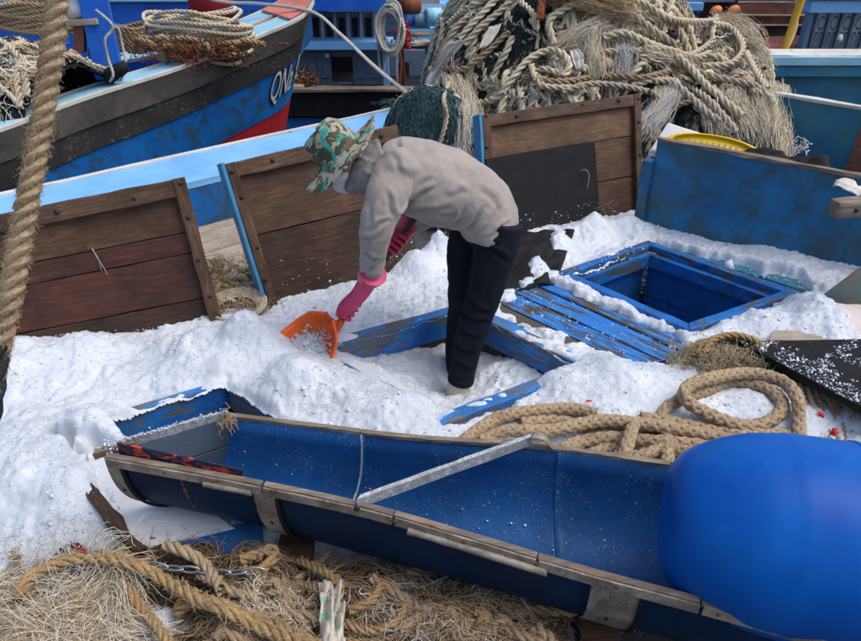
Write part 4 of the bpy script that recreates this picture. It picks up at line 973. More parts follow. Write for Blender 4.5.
# ================================================================== CHUTE of halved barrels
RZ = 0.40
Fp = smoothpath([Z(u, v, RZ) for u, v in ((108, 456), (230, 478), (360, 505), (470, 536), (580, 569), (715, 605), (850, 643), (1010, 688))], .05)
Bp = smoothpath([Z(u, v, RZ) for u, v in ((228, 417), (310, 427), (400, 438), (470, 443), (540, 448), (615, 458), (690, 469), (800, 486))], .05)
nC = 60
def resamp(P, n):
    d = np.concatenate([[0], np.cumsum(np.linalg.norm(np.diff(P, axis=0), axis=1))]); t = np.linspace(0, d[-1], n); return np.stack([np.interp(t, d, P[:, k]) for k in range(3)], 1)
Fp, Bp = resamp(Fp, nC), resamp(Bp, nC)
chute = thing('ice_chute', (Fp[20] + Bp[20]) / 2 - A(0, 0, .25), 'long blue ice chute of halved barrels with tan rims and metal bands', 'chute')
def chute_sec(i, grow=0.0, m=22, a0=0.0, a1=1.0):
    t = i / (nC - 1); lo = int(min(math.floor(i), nC - 2)); fr = i - lo
    Fv = Fp[lo] * (1 - fr) + Fp[lo + 1] * fr; Bv = Bp[lo] * (1 - fr) + Bp[lo + 1] * fr
    c = (Fv + Bv) / 2; e = (Bv - Fv) / 2; el = np.linalg.norm(e); D = .25 + .05 * min(1, t * 3)
    dent = 0.003 * math.sin(i * .35)
    out = []
    for k in range(m + 1):
        ph = math.pi * (a0 + (a1 - a0) * k / m)
        bulge = 1 + .05 * math.sin(ph) ** 2 * math.sin(2 * ph) ** 2
        out.append(c - e * (1 + grow / el) * math.copysign(abs(math.cos(ph)) ** .85, math.cos(ph)) * bulge - A(0, 0, 1) * (D + grow + dent) * math.sin(ph) ** .72)
    return out
def chute_part(name, i0, i1, g_in, g_out, mat, n=30, m=22, a0=0.0, a1=1.0, both=None):
    rings = []
    for i in np.linspace(i0, i1, n):
        a = chute_sec(i, g_out, m, a0, a1); b = chute_sec(i, g_in, m, a0, a1)[::-1]; rings.append(a + b)
    v, f = loft(rings, True, False); w = 2 * (m + 1); nn_ = len(rings)
    for base in (0, (nn_ - 1) * w):
        for k in range(m): f.append((base + k, base + k + 1, base + w - 2 - k, base + w - 1 - k))
    o = put(name, pymesh(name, v, f), mat, chute); return o
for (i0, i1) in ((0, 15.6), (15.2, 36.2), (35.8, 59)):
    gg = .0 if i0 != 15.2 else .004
    chute_part('inner_shell', i0, i1, -.004 + gg, 0.0 + gg, M['chute_in']); chute_part('outer_shell', i0, i1, .0005 + gg, .004 + gg, M['chute_out_shaded'])
for (i0, i1) in ((0.0, 1.3), (12.2, 14.0), (36.6, 39.6)):
    chute_part('band', i0, i1, .009, .0125, M['band'], 6, 26)
    chute_part('band_lip', i1, i1 + .22, .009, .018, M['black_rubber'], 4, 26)
def along(P, i0, i1, off=(0, 0, 0), n=None):
    n = n or max(3, int((i1 - i0) * 1.2)); o = []
    for i in np.linspace(i0, i1, n):
        lo = int(min(math.floor(i), nC - 2)); fr = i - lo; o.append(P[lo] * (1 - fr) + P[lo + 1] * fr + np.array(off))
    return o
def strip(name, pts, w, h, mat, parent, wob=0.0):
    P = np.array(pts); T = np.gradient(P, axis=0); T[:, 2] = 0; T /= np.linalg.norm(T, axis=1)[:, None]; N = np.stack([-T[:, 1], T[:, 0], T[:, 2] * 0], 1); up = A(0, 0, 1)
    rings = [[p - nn * w / 2 + RNG.normal(0, wob, 3), p + nn * w / 2, p + nn * w / 2 - up * h, p - nn * w / 2 - up * h] for p, nn in zip(P, N)]
    v, f = loft(rings); return put(name, pymesh(name, v, f, False), mat, parent)
for a, b in ((0, 12.8), (13.0, 22.9), (23.0, 33), (33.1, 43), (43.1, 59)):
    strip('rim', along(Fp, a, b, (0, -.006, .012)), .021, .012, M['wood_rim'], chute, .001)
    strip('rim_face', along(Fp, a, b - .1, (0, -.021, .008)), .006, .030, M['band'], chute, .0006)
for a, b in ((0, 15), (15.1, 30), (30.1, 47)): strip('rim', along(Bp, a, b, (0, .006, .008)), .020, .012, M['wood_rim'], chute, .001)
rope('edge_tube', along(Fp, 8.2, 12.0, (0, -.03, -.016)), .009, M['band'], chute, kind='plain', sides=8)
rope('edge_tube', along(Fp, 24.0, 33.6, (0, -.032, -.018)), .011, M['band'], chute, kind='plain', sides=8)
# upright flap with flaked red paint on the front rim
def redflap():
    b = NB('flaked_red_flap'); co = b.coord('Object', (1, 1, 3), False); n = b.noise(co, 14, 6, 0.7, 0.6); f = b.noise(co, 60, 4, .7)
    c = b.mix(b.g(n, .535, .55), (0.006, 0.018, 0.05), (0.6, 0.06, 0.02)); return b.done(c, .5, b.bump(f, .2, .002), .4)
M['red_flap'] = redflap()
fl = along(Fp, .9, 11.2, (0, .012, .0), 16)
rings = [[p + A(0, 0, .052 - .022 * k / 15), p + A(.0, .006, .052 - .022 * k / 15), p + A(0, .006, -.01), p + A(0, 0, -.01)] for k, p in enumerate(fl)]
v, f = loft(rings); put('painted_flap', pymesh('painted_flap', v, f, False), M['red_flap'], chute)
put('red_paint_run', pymesh('red_paint_run', *(lambda R_: loft(R_))([[*(chute_sec(i, .0052, 22, .01, .2)), *(chute_sec(i, .0045, 22, .01, .2)[::-1])] for i in (6.0, 6.25)])), M['red_flap'], chute)
for i in (1.0, 5, 9, 13, 18, 23, 28, 33, 38, 44):
    p = along(Fp, i, i + .01, (0, -.024, -.004), 3)[0]; bolt(p, A(0, -1, .1), .007, M['rust'], chute, 'rivet')
for i in (.6, 13.1, 38):
    for k in (3, 8, 13): p = A(*chute_sec(i, .013)[k]); c = (Fp[int(i)] + Bp[int(i)]) / 2; d = p - c; bolt(p, d / np.linalg.norm(d), .007, M['dark_void'], chute, 'rivet')
chute_part('seam_edge', 15.12, 15.3, -.006, -.004, M['galv'], 4, 22, .52, 1.0); chute_part('seam_edge', 36.0, 36.25, -.002, -.0045 + .0065, M['chute_in'], 4)
# cross bars
pa_, pb_ = Z(357, 503, .425), Z(531, 440, .43)
hexa('cross_bar', [pa_ + A(0, 0, -.024), pb_ + A(0, 0, -.024), pb_ + A(0, 0, .014), pa_ + A(0, 0, .014)], A(.005, .010, 0), M['galv'], chute, .0015, 14, .0008)
hexa('cross_bar_flange', [pa_ + A(0, .0, .0145), pb_ + A(0, .0, .0145), pb_ + A(.008, .02, .0145), pa_ + A(.008, .02, .0145)], A(0, 0, -.003), M['galv'], chute, .001, 14, .0006)
hk = [[pb_ + A(.0 + .07 * t, .004 - .02 * t, .016 + .018 * math.sin(t * math.pi) - .03 * t) + A(.012, .035, 0) * (w - .5) * (1 - .3 * t) + A(0, 0, z) for w, z in ((0, 0), (1, 0), (1, -.004), (0, -.004))] for t in np.linspace(0, 1, 8)]
v, f = loft(hk); put('bar_hook', pymesh('bar_hook', v, f), M['band'], chute)
bolt(pa_ + A(.0, -.012, -.01), A(0, -1, .2), .009, M['iron'], chute)
pa_, pb_ = Z(94, 451, .425), Z(226, 414, .435)
hexa('cross_bar', [pa_ + A(0, 0, -.024), pb_ + A(0, 0, -.02), pb_ + A(0, 0, .012), pa_ + A(0, 0, .008)], A(.004, .012, 0), M['galv'], chute, .0015, 14, .001)
hexa('cross_bar', [pa_ + A(.0, -.0, -.03), pa_ + (pb_ - pa_) * .3 + A(0, 0, -.03), pa_ + (pb_ - pa_) * .3 + A(0, -.006, .0), pa_ + A(0, -.006, .0)], A(.0, -.01, 0), M['wood_rim'], chute, .0015, 6, .001)
fr = pb_ + RNG.normal(0, .008, (70, 1, 3)) + np.cumsum(RNG.normal(0, .006, (70, 7, 3)) + A(0, -.001, -.006), 1)
threads('frayed_lashing', fr, .0012, M['fibre_tan'], chute)
chunks('frost_grains', np.array([pa_ + (pb_ - pa_) * t + A(.006, .004, .012) + RNG.normal(0, .004, 3) for t in RNG.uniform(.1, 1, 260)]), np.full(260, .0035), M['ice_chunk'], chute)
gr = np.array([A(*chute_sec(RNG.uniform(0, 45), -.004, 22)[RNG.integers(9, 20)]) for _ in range(90)]); chunks('ice_bits', gr, np.exp(RNG.normal(math.log(.003), .4, 90)), M['ice_chunk'], chute)
for k, (u, v) in enumerate(((115, 441), (123, 447), (210, 455))):
    pass
pbk = np.array([Z(112, 447, .42) + RNG.normal(0, .012, 3) for _ in range(80)]); chunks('ice_bits', pbk, np.full(80, .006), M['ice_chunk'], chute)
# support crate under the chute
sup = thing('timber_block', (.4, 1.55, 0), 'dark timber block under the blue chute', 'block')
for xx, yy in ((-.45, 1.78), (.5, 1.52)): bx('block', (xx, yy, 0.0), .12, .26, .085, M['wood_mid'], sup)

# ================================================================== BLUE DRUM
dd = A(math.cos(math.radians(-13)), math.sin(math.radians(-13)), 0.015); dd /= np.linalg.norm(dd)
D0 = A(.645, 1.475, .475)
ex, ey, ez = frame(A(0, 0, 1) + dd * .0, dd)       # ez along the drum
drum = thing('plastic_drum', D0 + dd * .4 - A(0, 0, .27), 'big blue plastic drum lying in the right end of the chute', 'drum')
R0 = .272
prof = [(.0005, .004), (.10, .0), (.145, .010), (.175, .030), (.20, .06), (.225, .105), (.245, .155), (.26, .21), (.268, .27), (R0, .32), (R0, .62), (R0 + .004, .64), (R0 + .004, .66), (R0, .68), (.266, .80), (.24, .90), (.19, .95), (.0005, .955)]
pr = smoothpath([(r, 0, z) for r, z in prof], .012)
lathe('drum_shell', [(max(p[0], .0004), p[2]) for p in pr], M['drum'], drum, mat_from(D0, ex, ey, ez), 72)
drum_seam = lathe('mould_ring', [(R0 + .0005, .452), (R0 + .0035, .456), (R0 + .0035, .462), (R0 + .0005, .466)], M['drum'], drum, mat_from(D0, ex, ey, ez), 72)
for a in (.6, 3.4):
    c = D0 + dd * .93 + (ex * math.cos(a) + ey * math.sin(a)) * .13
    lathe('bung', [(.0005, .04), (.03, .04), (.032, .0)], M['black_rubber'], drum, mat_from(c, ex, ey, ez), 16)

# ================================================================== NET AND ROPE HEAP
HC = [(1.10, 6.35, 1.30, 1.2, 1.75, .66), (2.10, 6.1, .80, .90, .98, .5), (.03, 5.15, .42, .42, .74, .4), (2.12, 5.45, .66, .62, .80, .6), (.85, 5.5, .62, .6, 1.0, .6), (1.5, 5.5, .5, .5, .95, .7)]
def heap_h(x, y):
    x = np.asarray(x, float); y = np.asarray(y, float); h = np.full(np.broadcast(x, y).shape, -.02)
    for cx_, cy_, rx, ry, hh, pw in HC:
        r = ((np.abs(x - cx_) / rx) ** 2.2 + (np.abs(y - cy_) / ry) ** 2.2); h = np.maximum(h, hh * np.clip(1 - r, 0, 1) ** pw)
    return h + (.13 * vnoise(x, y, .42, 41) + .06 * vnoise(x, y, .17, 42)) * sst(h, .0, .3)
heap = thing('net_heap', (1.2, 6.2, 0), 'tall heap of pale ropes, nets and chains behind the rightmost hatch lid', 'net heap')
grid_surface('matted_netting', -.6, 3.4, 4.6, 7.6, .03, lambda x, y: heap_h(x, y) - .07, lambda x, y: heap_h(x, y) > .0, M['under_net'], heap)
def hit(u, v, lift=0.0):
    d = ray(u, v); y = np.linspace(4.3, 8.2, 1500); P = EYE[None] + d[None] * (y / d[1])[:, None]; hh = heap_h(P[:, 0], P[:, 1]) + lift
    k = np.where(P[:, 2] < hh)[0]
    return P[k[0]] if len(k) else Y(u, v, 6.2)
MAIN = [([(443, 74), (463, 75), (483, 62), (508, 40)], .030, 'rope_tan2'), ([(449, 84), (455, 96), (471, 108), (495, 104), (512, 85), (527, 67), (547, 57), (562, 62), (567, 74), (560, 84)], .034, 'rope_pale'),
        ([(511, 44), (505, 60), (498, 72), (486, 98)], .034, 'rope_grey'), ([(530, 73), (535, 87), (546, 93), (581, 94)], .028, 'rope_pale'), ([(629, 93), (653, 86), (678, 92), (700, 104), (717, 119), (732, 138)], .030, 'rope_grey'),
        ([(600, 46), (620, 42), (641, 49), (675, 66), (707, 96), (739, 122)], .034, 'rope_pale'), ([(590, 60), (620, 58), (650, 60), (678, 73), (712, 83), (751, 93), (769, 112)], .030, 'rope_grey'),
        ([(619, 17), (635, 26), (653, 39), (673, 52)], .036, 'rope_grey'), ([(712, 25), (709, 40), (706, 50), (688, 61), (670, 64)], .028, 'rope_pale'), ([(708, 32), (727, 37), (739, 54), (727, 71), (698, 73)], .030, 'rope_pale'),
        ([(449, 30), (466, 16), (492, 2), (500, -8)], .034, 'rope_pale'), ([(459, 46), (470, 32), (484, 20), (500, 2)], .034, 'rope_pale'), ([(464, 52), (480, 36), (500, 18), (512, 4)], .034, 'rope_grey'),
        ([(552, 52), (547, 30), (560, 20), (576, 12), (600, 17)], .034, 'rope_pale'), ([(532, 88), (561, 89), (600, 82), (640, 86), (665, 80)], .030, 'rope_tan2'), ([(560, 98), (590, 92), (630, 96), (660, 104)], .028, 'rope_grey'),
        ([(520, 10), (532, 24), (536, 36), (530, 28)], .028, 'rope_pale'), ([(590, 35), (592, 55), (594, 75)], .04, 'rope_pale'), ([(640, 55), (664, 58), (690, 66), (706, 60)], .03, 'rope_pale'),
        ([(585, -6), (610, 4), (640, 12), (665, 26), (690, 30), (714, 27)], .030, 'rope_pale'), ([(650, 88), (668, 90), (690, 108), (704, 122), (716, 128)], .034, 'rope_grey'), ([(646, 100), (666, 112), (690, 108)], .026, 'rope_tan2'),
        ([(748, 96), (766, 104), (770, 122), (768, 140)], .03, 'rope_pale'), ([(742, 60), (752, 80), (762, 96)], .028, 'rope_pale'), ([(450, 88), (444, 104), (446, 125), (440, 150)], .02, 'rope_grey'),
        ([(462, 104), (464, 124), (462, 150)], .018, 'rope_grey'), ([(472, 108), (473, 130), (476, 158)], .018, 'rope_grey'), ([(480, 110), (484, 132), (481, 160)], .016, 'rope_pale')]
for pts, r, mk in MAIN:
    P_ = [hit(u, v, .03) + A(0, -.05, .05 + RNG.uniform(0, .02)) for u, v in pts]
    rope('rope', P_, r * .84, M[mk], heap, sides=5, step=r * .6)
# tangled ropes wandering over the heap
def wander(x, y, n, st, turn, lift, ang=None):
    a = ang if ang is not None else RNG.uniform(0, 6.28); k = RNG.normal(0, turn); o = []
    for i in range(n):
        o.append((x, y, float(heap_h(x, y)) + lift)); k += RNG.normal(0, turn * .7); k *= .85; a += k
        x += math.cos(a) * st; y += math.sin(a) * st
        e = float(heap_h(x, y))
        if e < .12: a += 2.2
    return np.array(o)
for q in range(170):
    u, v = RNG.uniform(425, 770), RNG.uniform(-6, 125)
    if v > 100 and u < 640: v *= .7
    p = hit(u, v)
    if abs(p[1] - 6.2) < .001: continue
    P_ = wander(p[0], p[1], RNG.integers(5, 13), .11, .5, RNG.uniform(-.03, .06))
    P_[:, 2] += RNG.normal(0, .03, len(P_)); r = RNG.choice([.016, .02, .026, .031], p=[.2, .25, .35, .2])
    rope('rope', P_, r, M[RNG.choice(['rope_pale', 'rope_grey', 'rope_pale', 'rope_pale', 'rope_grey', 'rope_tan'])], heap, sides=5, step=r * .65)
# loose netting: thousands of thin threads
def net_on_heap(n, r, mat, spread, region, lift=.03, K=9, sag=.0):
    P_ = np.array([hit(RNG.uniform(region[0], region[2]), RNG.uniform(region[1], region[3])) for _ in range(max(20, n // 14))])
    base = P_[RNG.integers(0, len(P_), n)] + RNG.normal(0, spread * .5, (n, 3)) * A(1, .6, .3)
    d = RNG.normal(0, 1, (n, 1, 3)) * A(1, 1, .25); d /= np.linalg.norm(d, axis=2)[..., None]
    W_ = base[:, None] + np.cumsum(d * spread * .22 + RNG.normal(0, spread * .13, (n, K, 3)), 1)
    W_[..., 2] = np.maximum(heap_h(W_[..., 0], W_[..., 1]), 0.02) + RNG.uniform(-.01, 1, (n, 1)) * lift + RNG.normal(0, .007, (n, K)) - sag * np.arange(K) / K
    return threads('netting', W_, r, mat, heap)
net_on_heap(3200, .0026, M['fibre_pale'], .16, (430, -5, 770, 120)); net_on_heap(1800, .003, M['net_dark'], .16, (400, 0, 760, 150), .035)
net_on_heap(1200, .003, M['fibre_white'], .12, (440, 0, 760, 130)); net_on_heap(1200, .0035, M['fibre_tan'], .14, (470, -5, 700, 60))
net_on_heap(2300, .0034, M['net_teal'], .09, (396, 88, 446, 150), .07); net_on_heap(900, .0035, M['net_dark'], .10, (498, 22, 532, 46), .09); net_on_heap(700, .0035, M['net_dark'], .10, (462, 55, 500, 95), .07); net_on_heap(600, .0035, M['net_dark'], .10, (640, 95, 700, 125), .08); net_on_heap(500, .003, M['fibre_brown'], .12, (440, 0, 760, 130))
# hanks: dense pale hair hanging or lying
def hank(u0, v0, u1, v1, n, wd, mat, r=.0022, K=9, fan=.5, lift=.05):
    a, b = hit(u0, v0) + A(0, -.05, lift), hit(u1, v1) + A(0, -.07, lift); t = np.linspace(0, 1, K)[None, :, None]
    n = int(n * 1.6); r = r * .62; o = RNG.normal(0, wd, (n, 1, 3)) * A(1, .6, .6); o2 = RNG.normal(0, wd * fan, (n, 1, 3)) * A(1, .6, .6)
    P_ = a + (b - a) * t + o * (1 - .35 * t) + o2 * t ** 1.5 + np.cumsum(RNG.normal(0, .004, (n, K, 3)), 1)
    cl_ = RNG.integers(0, 9, n); wv_ = RNG.normal(0, wd * .55, (9, K, 3)); wv_ = np.cumsum(wv_, 1) * .6; P_ = P_ + wv_[cl_]; P_[..., 2] -= .05 * (t[..., 0] ** 2) * RNG.uniform(.2, 1.4, (n, 1)); ln = RNG.uniform(.6, 1.1, n)[:, None, None]; P_ = P_[:, :1] + (P_ - P_[:, :1]) * ln
    return threads('rope_hank', P_, r, mat, heap)
for h_ in ((768, 96, 771, 152, 700, .045, 'fibre_pale'), (760, 98, 762, 140, 300, .035, 'fibre_pale'), (716, 28, 754, 56, 500, .04, 'fibre_pale'), (722, 24, 745, 44, 260, .04, 'fibre_yellow'),
           (668, 96, 640, 128, 260, .035, 'fibre_white'), (655, 98, 650, 130, 200, .03, 'fibre_pale'), (588, 36, 590, 74, 350, .035, 'fibre_pale'), (620, 55, 612, 84, 220, .03, 'fibre_white'), (702, 110, 716, 130, 200, .03, 'fibre_pale'),
           (452, 84, 470, 122, 260, .035, 'fibre_pale'), (600, 30, 560, 48, 200, .035, 'fibre_pale'), (730, 100, 745, 135, 220, .035, 'fibre_pale'), (560, 5, 620, 12, 300, .05, 'fibre_tan'), (640, 60, 690, 66, 260, .03, 'fibre_pale'), (462, 112, 461, 155, 130, .03, 'fibre_white'), (480, 112, 480, 160, 130, .03, 'fibre_pale')):
    hank(*h_[:6], M[h_[6]])
# white cloth rags tied in the nets
def rag(pts, w, mat, n=9):
    C_ = smoothpath([hit(u, v) + A(0, -.07, .08) for u, v in pts], .02); T, N, B = pt_frames(C_); L = []
    for i, p in enumerate(C_):
        row = []
        for k in range(n):
            s = (k / (n - 1) - .5) * w * (1 + .25 * math.sin(i * .5)); row.append(p + A(1, 0, .25) * s + A(0, -1, .4) * (.018 * math.sin(k * 1.7 + i * .3) + .01 * math.sin(k * 3 + i * .8)))
        L.append(row)
    v_, f_ = loft(L, False, False); o = put('cloth_rag', pymesh('cloth_rag', v_, f_), mat, heap)
    m = o.modifiers.new('thick', 'SOLIDIFY'); m.thickness = .003; return o
M['cloth_white'] = plain('white_rag_cloth', (0.62, 0.60, 0.56), .85, .25, 30, bump=.5)
rag([(458, 50), (449, 62), (438, 82), (434, 96)], .13, M['cloth_white']); rag([(494, 36), (488, 48), (482, 58)], .08, M['cloth_white']); rag([(571, 60), (575, 70), (577, 80)], .06, M['cloth_white'])
# chains
def chain(name, pts, R, r, mat, parent, step=None):
    P_ = smoothpath(pts, R * 2.35 if step is None else step); T, N, B = pt_frames(P_); th = np.linspace(0, 2 * np.pi, 14)[:-1]
    for i in range(len(P_) - 1):
        a, b = P_[i], P_[i + 1]; d = b - a; L = np.linalg.norm(d); d /= L; s = N[i] if i % 2 else B[i]; s = s - d * s.dot(d); s /= np.linalg.norm(s); c = (a + b) / 2
        ring = [c + d * math.cos(t) * (L * .5 + R * .42) + s * math.sin(t) * R * .62 for t in th]; ring.append(ring[0])
        v_, f_, u_ = rope_geo(ring, r, step=R * .28, sides=6, kind='plain'); put(name, qmesh(name, v_ - c, f_, u_), mat, parent, Matrix.Translation(V(c)))
for pts in ([(466, 0), (471, 12), (469, 24), (474, 34)], [(452, 60), (452, 80), (447, 100)], [(500, 98), (505, 104), (518, 108), (534, 104)], [(637, 66), (655, 72), (668, 82)], [(690, 116), (704, 122), (712, 112), (708, 98)], [(664, 116), (680, 108), (694, 104)], [(738, 78), (748, 72), (753, 66)], [(618, 18), (628, 22), (640, 24)], [(711, 104), (712, 118), (711, 128)], [(706, 50), (718, 46), (728, 42)]):
    chain('chain_link', [hit(u, v) + A(0, -.06, .075) for u, v in pts], .021, .005, M['chain'], heap)
for k, (u, v) in enumerate(((525, 20), (604, 70), (668, 44), (742, 88))):
    c = hit(u, v) + A(0, -.05, .05); ex_, ey_, ez_ = frame(RNG.normal(0, 1, 3), RNG.normal(0, 1, 3)); r = .045
    lathe('net_float', [(.012, -.05), (r * .8, -.045), (r, -.02), (r, .02), (r * .8, .045), (.012, .05)], M['rope_tan2'] if k % 2 else M['black_rubber'], heap, mat_from(c, ex_, ey_, ez_), 14)
# rusty bracket on top of the heap
for a, b, w in (((545, 14), (585, -2), .06), ((540, 10), (536, 34), .05), ((538, 8), (560, 2), .05)):
    pa2, pb2 = hit(*a) + A(0, -.12, .12), hit(*b) + A(0, -.12, .12); beam('rusty_bracket', pa2, pb2, w, .03, M['rust'], heap, bev=.008, seg=5, wob=.004)
# foam sheet with the yellow oval lid, dark tarp, paper
def slab_on(name, px, y_or_z, th, mat, parent, bev=.01, tilt=0):
    q = [Z(u, v, z) for (u, v), z in zip(px, y_or_z)]; return hexa(name, q, (0, 0, -th), mat, parent, bev, 6, .002)
fz = .60
fs = thing('foam_box_lid', Z(700, 140, fz), 'white foam slab leaning behind the blue partition under the nets', 'foam slab')
FQ = [Z(650, 150, .56), Z(762, 170, .52), Z(758, 150, .62), Z(668, 122, .72)]; hexa('slab', FQ, (0, .03, -.05), M['foam'], fs, .01, 6, .002)
yl = thing('yellow_basket_lid', Z(712, 147, fz + .07), 'oval yellow slotted plastic lid resting on the white foam slab', 'lid')
fn_ = np.cross(FQ[1] - FQ[0], FQ[3] - FQ[0]); fn_ /= np.linalg.norm(fn_); fn_ = fn_ if fn_[2] > 0 else -fn_; yc = P4(FQ, .54, .50) + fn_ * .022; ex2, ey2, ez2 = frame(FQ[1] - FQ[0] + A(0, 0, -.0), fn_)
def oval(name, ax, ay, h0, h1, inner_=0, holes=False):
    n = 40; rings = []
    for s, z in ((inner_, h0), (1, h0), (1, h1), (inner_, h1)) if inner_ else ((.001, h0), (1, h0), (1, h1), (.001, h1)):
        rings.append([yc + ex2 * ax * s * math.cos(t) + ey2 * ay * s * math.sin(t) + ez2 * z for t in np.linspace(0, 2 * math.pi, n, endpoint=False)])
    if inner_: rings.append(rings[0])
    v_, f_ = loft(rings, True, False); return put(name, pymesh(name, v_, f_), M['yellow_plastic'], yl)
oval('lid_plate', .275, .070, -.006, 0); oval('lid_rim', .28, .075, -.008, .016, .88)
for k in range(9): 
    c = yc + ex2 * (-.14 + .035 * k) + ez2 * .001; hexa('slot_rib', [c - ex2 * .006 - ey2 * .03, c + ex2 * .006 - ey2 * .03, c + ex2 * .006 + ey2 * .03, c - ex2 * .006 + ey2 * .03], ez2 * -.008 if False else ez2 * .006, M['fibre_yellow'], yl, .001, 1, 0)
def crumple(name, px, z, amp, mat, label, cat, n=26, seed=5, sol=.003):
    q = [Z(u, v, zz) for (u, v), zz in zip(px, z)]; L = []
    for i in range(n):
        row = []
        for j in range(n):
            s, t = i / (n - 1), j / (n - 1); p = P4(q, s, t); k = float(vnoise(s * 1.3, t * 1.3, .22, seed) + .5 * vnoise(s, t, .08, seed + 1)) * amp; row.append(p + A(k * .3, k * .3, k))
        L.append(row)
    v_, f_ = loft(L, False, False); o = put(name, pymesh(name, v_, f_), mat); m = o.modifiers.new('thick', 'SOLIDIFY'); m.thickness = sol; return tag(o, label, cat)
crumple('dark_tarp', [(738, 162), (835, 186), (824, 155), (746, 150)], (.59, .56, .66, .64), .03, M['black_rubber'], 'crumpled black tarp behind the blue partition rim at the right', 'tarp')
crumple('paper_scrap', [(833, 186), (875, 200), (875, 186), (838, 180)], (.66, .66, .68, .68), .02, M['cloth_white'], 'white paper scrap on the partition rim at the right edge', 'paper', 12)
chunks_ = RNG.normal(0, .02, (14, 3)) + Z(800, 149, .66); 
tg = thing('white_knot', Z(800, 149, .66), 'small white knot of cord on top of the black tarp', 'knot'); threads('cord_tangle', chunks_[:, None] + np.cumsum(RNG.normal(0, .012, (14, 8, 3)), 1), .004, M['fibre_white'], tg)

# ================================================================== LEFT BOAT LOAD: nets, coil, ropes, shoe-like fender
def LH(u, v, y): return Y(u, v, y)
lc = thing('rope_coil', lbp(1.6, .4, .6), 'large coil of pale cream rope lying on the lettered boat foredeck', 'rope coil')
cc = Y(200, 36, 7.95)
for k in range(17):
    rx, ry = .50 + RNG.uniform(-.12, .05), .30 + RNG.uniform(-.08, .05); zz = -.16 + .022 * k; ph = RNG.uniform(0, 6); tl = RNG.normal(0, .05, 2)
    th = np.linspace(0, 2 * np.pi, 17) + ph
    pts = [cc + A(rx * math.cos(t), ry * math.sin(t), zz + tl[0] * math.cos(t) + tl[1] * math.sin(t) + .015 * math.sin(3 * t)) + A(RNG.normal(0, .01), 0, 0) for t in th]
    rope('rope_turn', pts, .021, M['rope_pale'], lc, sides=5, step=.014)
for q in range(7):
    c = Y(170 + q * 9, 48 + RNG.uniform(-2, 6), 7.6); pts = c + np.cumsum(RNG.normal(0, .09, (7, 3)) * A(1.4, .6, .4), 0); pts[:, 2] = c[2] + RNG.uniform(0, .08, 7); rope('loose_rope', pts, .026, M['rope_tan' if q % 2 else 'rope_gold'], lc, sides=5, step=.02)
Pn = Y(195, 52, 7.6) + RNG.normal(0, 1, (260, 1, 3)) * A(.28, .1, .04) + np.cumsum(RNG.normal(0, .025, (260, 7, 3)), 1); threads('netting', Pn, .005, M['rust'], lc)
ln_ = thing('net_pile', Y(40, 90, 6.0), 'pile of whitish nets and greyed ropes on the lettered boat, left edge', 'net pile')
def lh(x, y):
    c = Y(25, 84, 6.75); c2 = Y(-70, 84, 6.6); r = ((x - c[0]) / .85) ** 2 + ((y - c[1]) / .8) ** 2; r2 = ((x - c2[0]) / 1.2) ** 2 + ((y - c2[1]) / 1.2) ** 2
    return .22 + .62 * np.clip(1 - r, 0, 1) ** .6 + np.where(r2 < 1, .75 * np.clip(1 - r2, 0, 1) ** .6 * (r > 1), 0) + .06 * vnoise(x, y, .2, 51)
c = Y(25, 84, 6.75)
ra, rb_ = Z(0, 131, .35), Z(86, 99, .40)
def inrail(x, y, m=.12): return (y - ra[1]) - (x - ra[0]) * (rb_[1] - ra[1]) / (rb_[0] - ra[0]) > m
grid_surface('matted_netting', c[0] - 1.6, c[0] + .9, c[1] - .8, c[1] + 1.2, .03, lambda x, y: lh(x, y) - .03, lambda x, y: (lh(x, y) > .30) & inrail(x, y), M['under_net'], ln_)
def lwand(n, st, lift):
    x, y = c[0] + RNG.uniform(-1.2, .7), c[1] + RNG.uniform(-.75, .5); a = RNG.uniform(0, 6.28); o = []; k = 0
    for i in range(n):
        o.append((x, y, float(lh(x, y)) + lift)); k = .8 * k + RNG.normal(0, .35); a += k; x += math.cos(a) * st; y += math.sin(a) * st
        if not (abs(x - c[0] + .2) < 1.3 and abs(y - c[1]) < .85): a += 2.5
        if not inrail(x, y, .16): x += -.1; y += .1; a = 2.2
    return np.array([q_ for q_ in o if inrail(q_[0], q_[1], .1)] or o[:3])
for q in range(60): rope('rope', lwand(RNG.integers(5, 11), .11, RNG.uniform(0, .04)), RNG.choice([.018, .024, .03]), M[RNG.choice(['rope_grey', 'rope_white', 'rope_pale', 'rope_tan2'])], ln_, sides=5, step=.018)
def lnet(n, r, mat, sp, lift):
    b = np.array([[c[0] + RNG.uniform(-1.2, .75), c[1] + RNG.uniform(-.75, .5), 0] for _ in range(n)]); d = RNG.normal(0, 1, (n, 1, 3)); W_ = b[:, None] + np.cumsum(d * sp * .15 + RNG.normal(0, sp * .13, (n, 9, 3)), 1)
    W_[..., 2] = lh(W_[..., 0], W_[..., 1]) + RNG.uniform(0, lift, (n, 1)); W_ = W_[inrail(W_[..., 0], W_[..., 1], .1).all(1)]; threads('netting', W_, r, mat, ln_)
lnet(1300, .0028, M['fibre_white'], .14, .04); lnet(600, .003, M['fibre_pale'], .14, .04); lnet(900, .003, M['net_dark'], .16, .05)
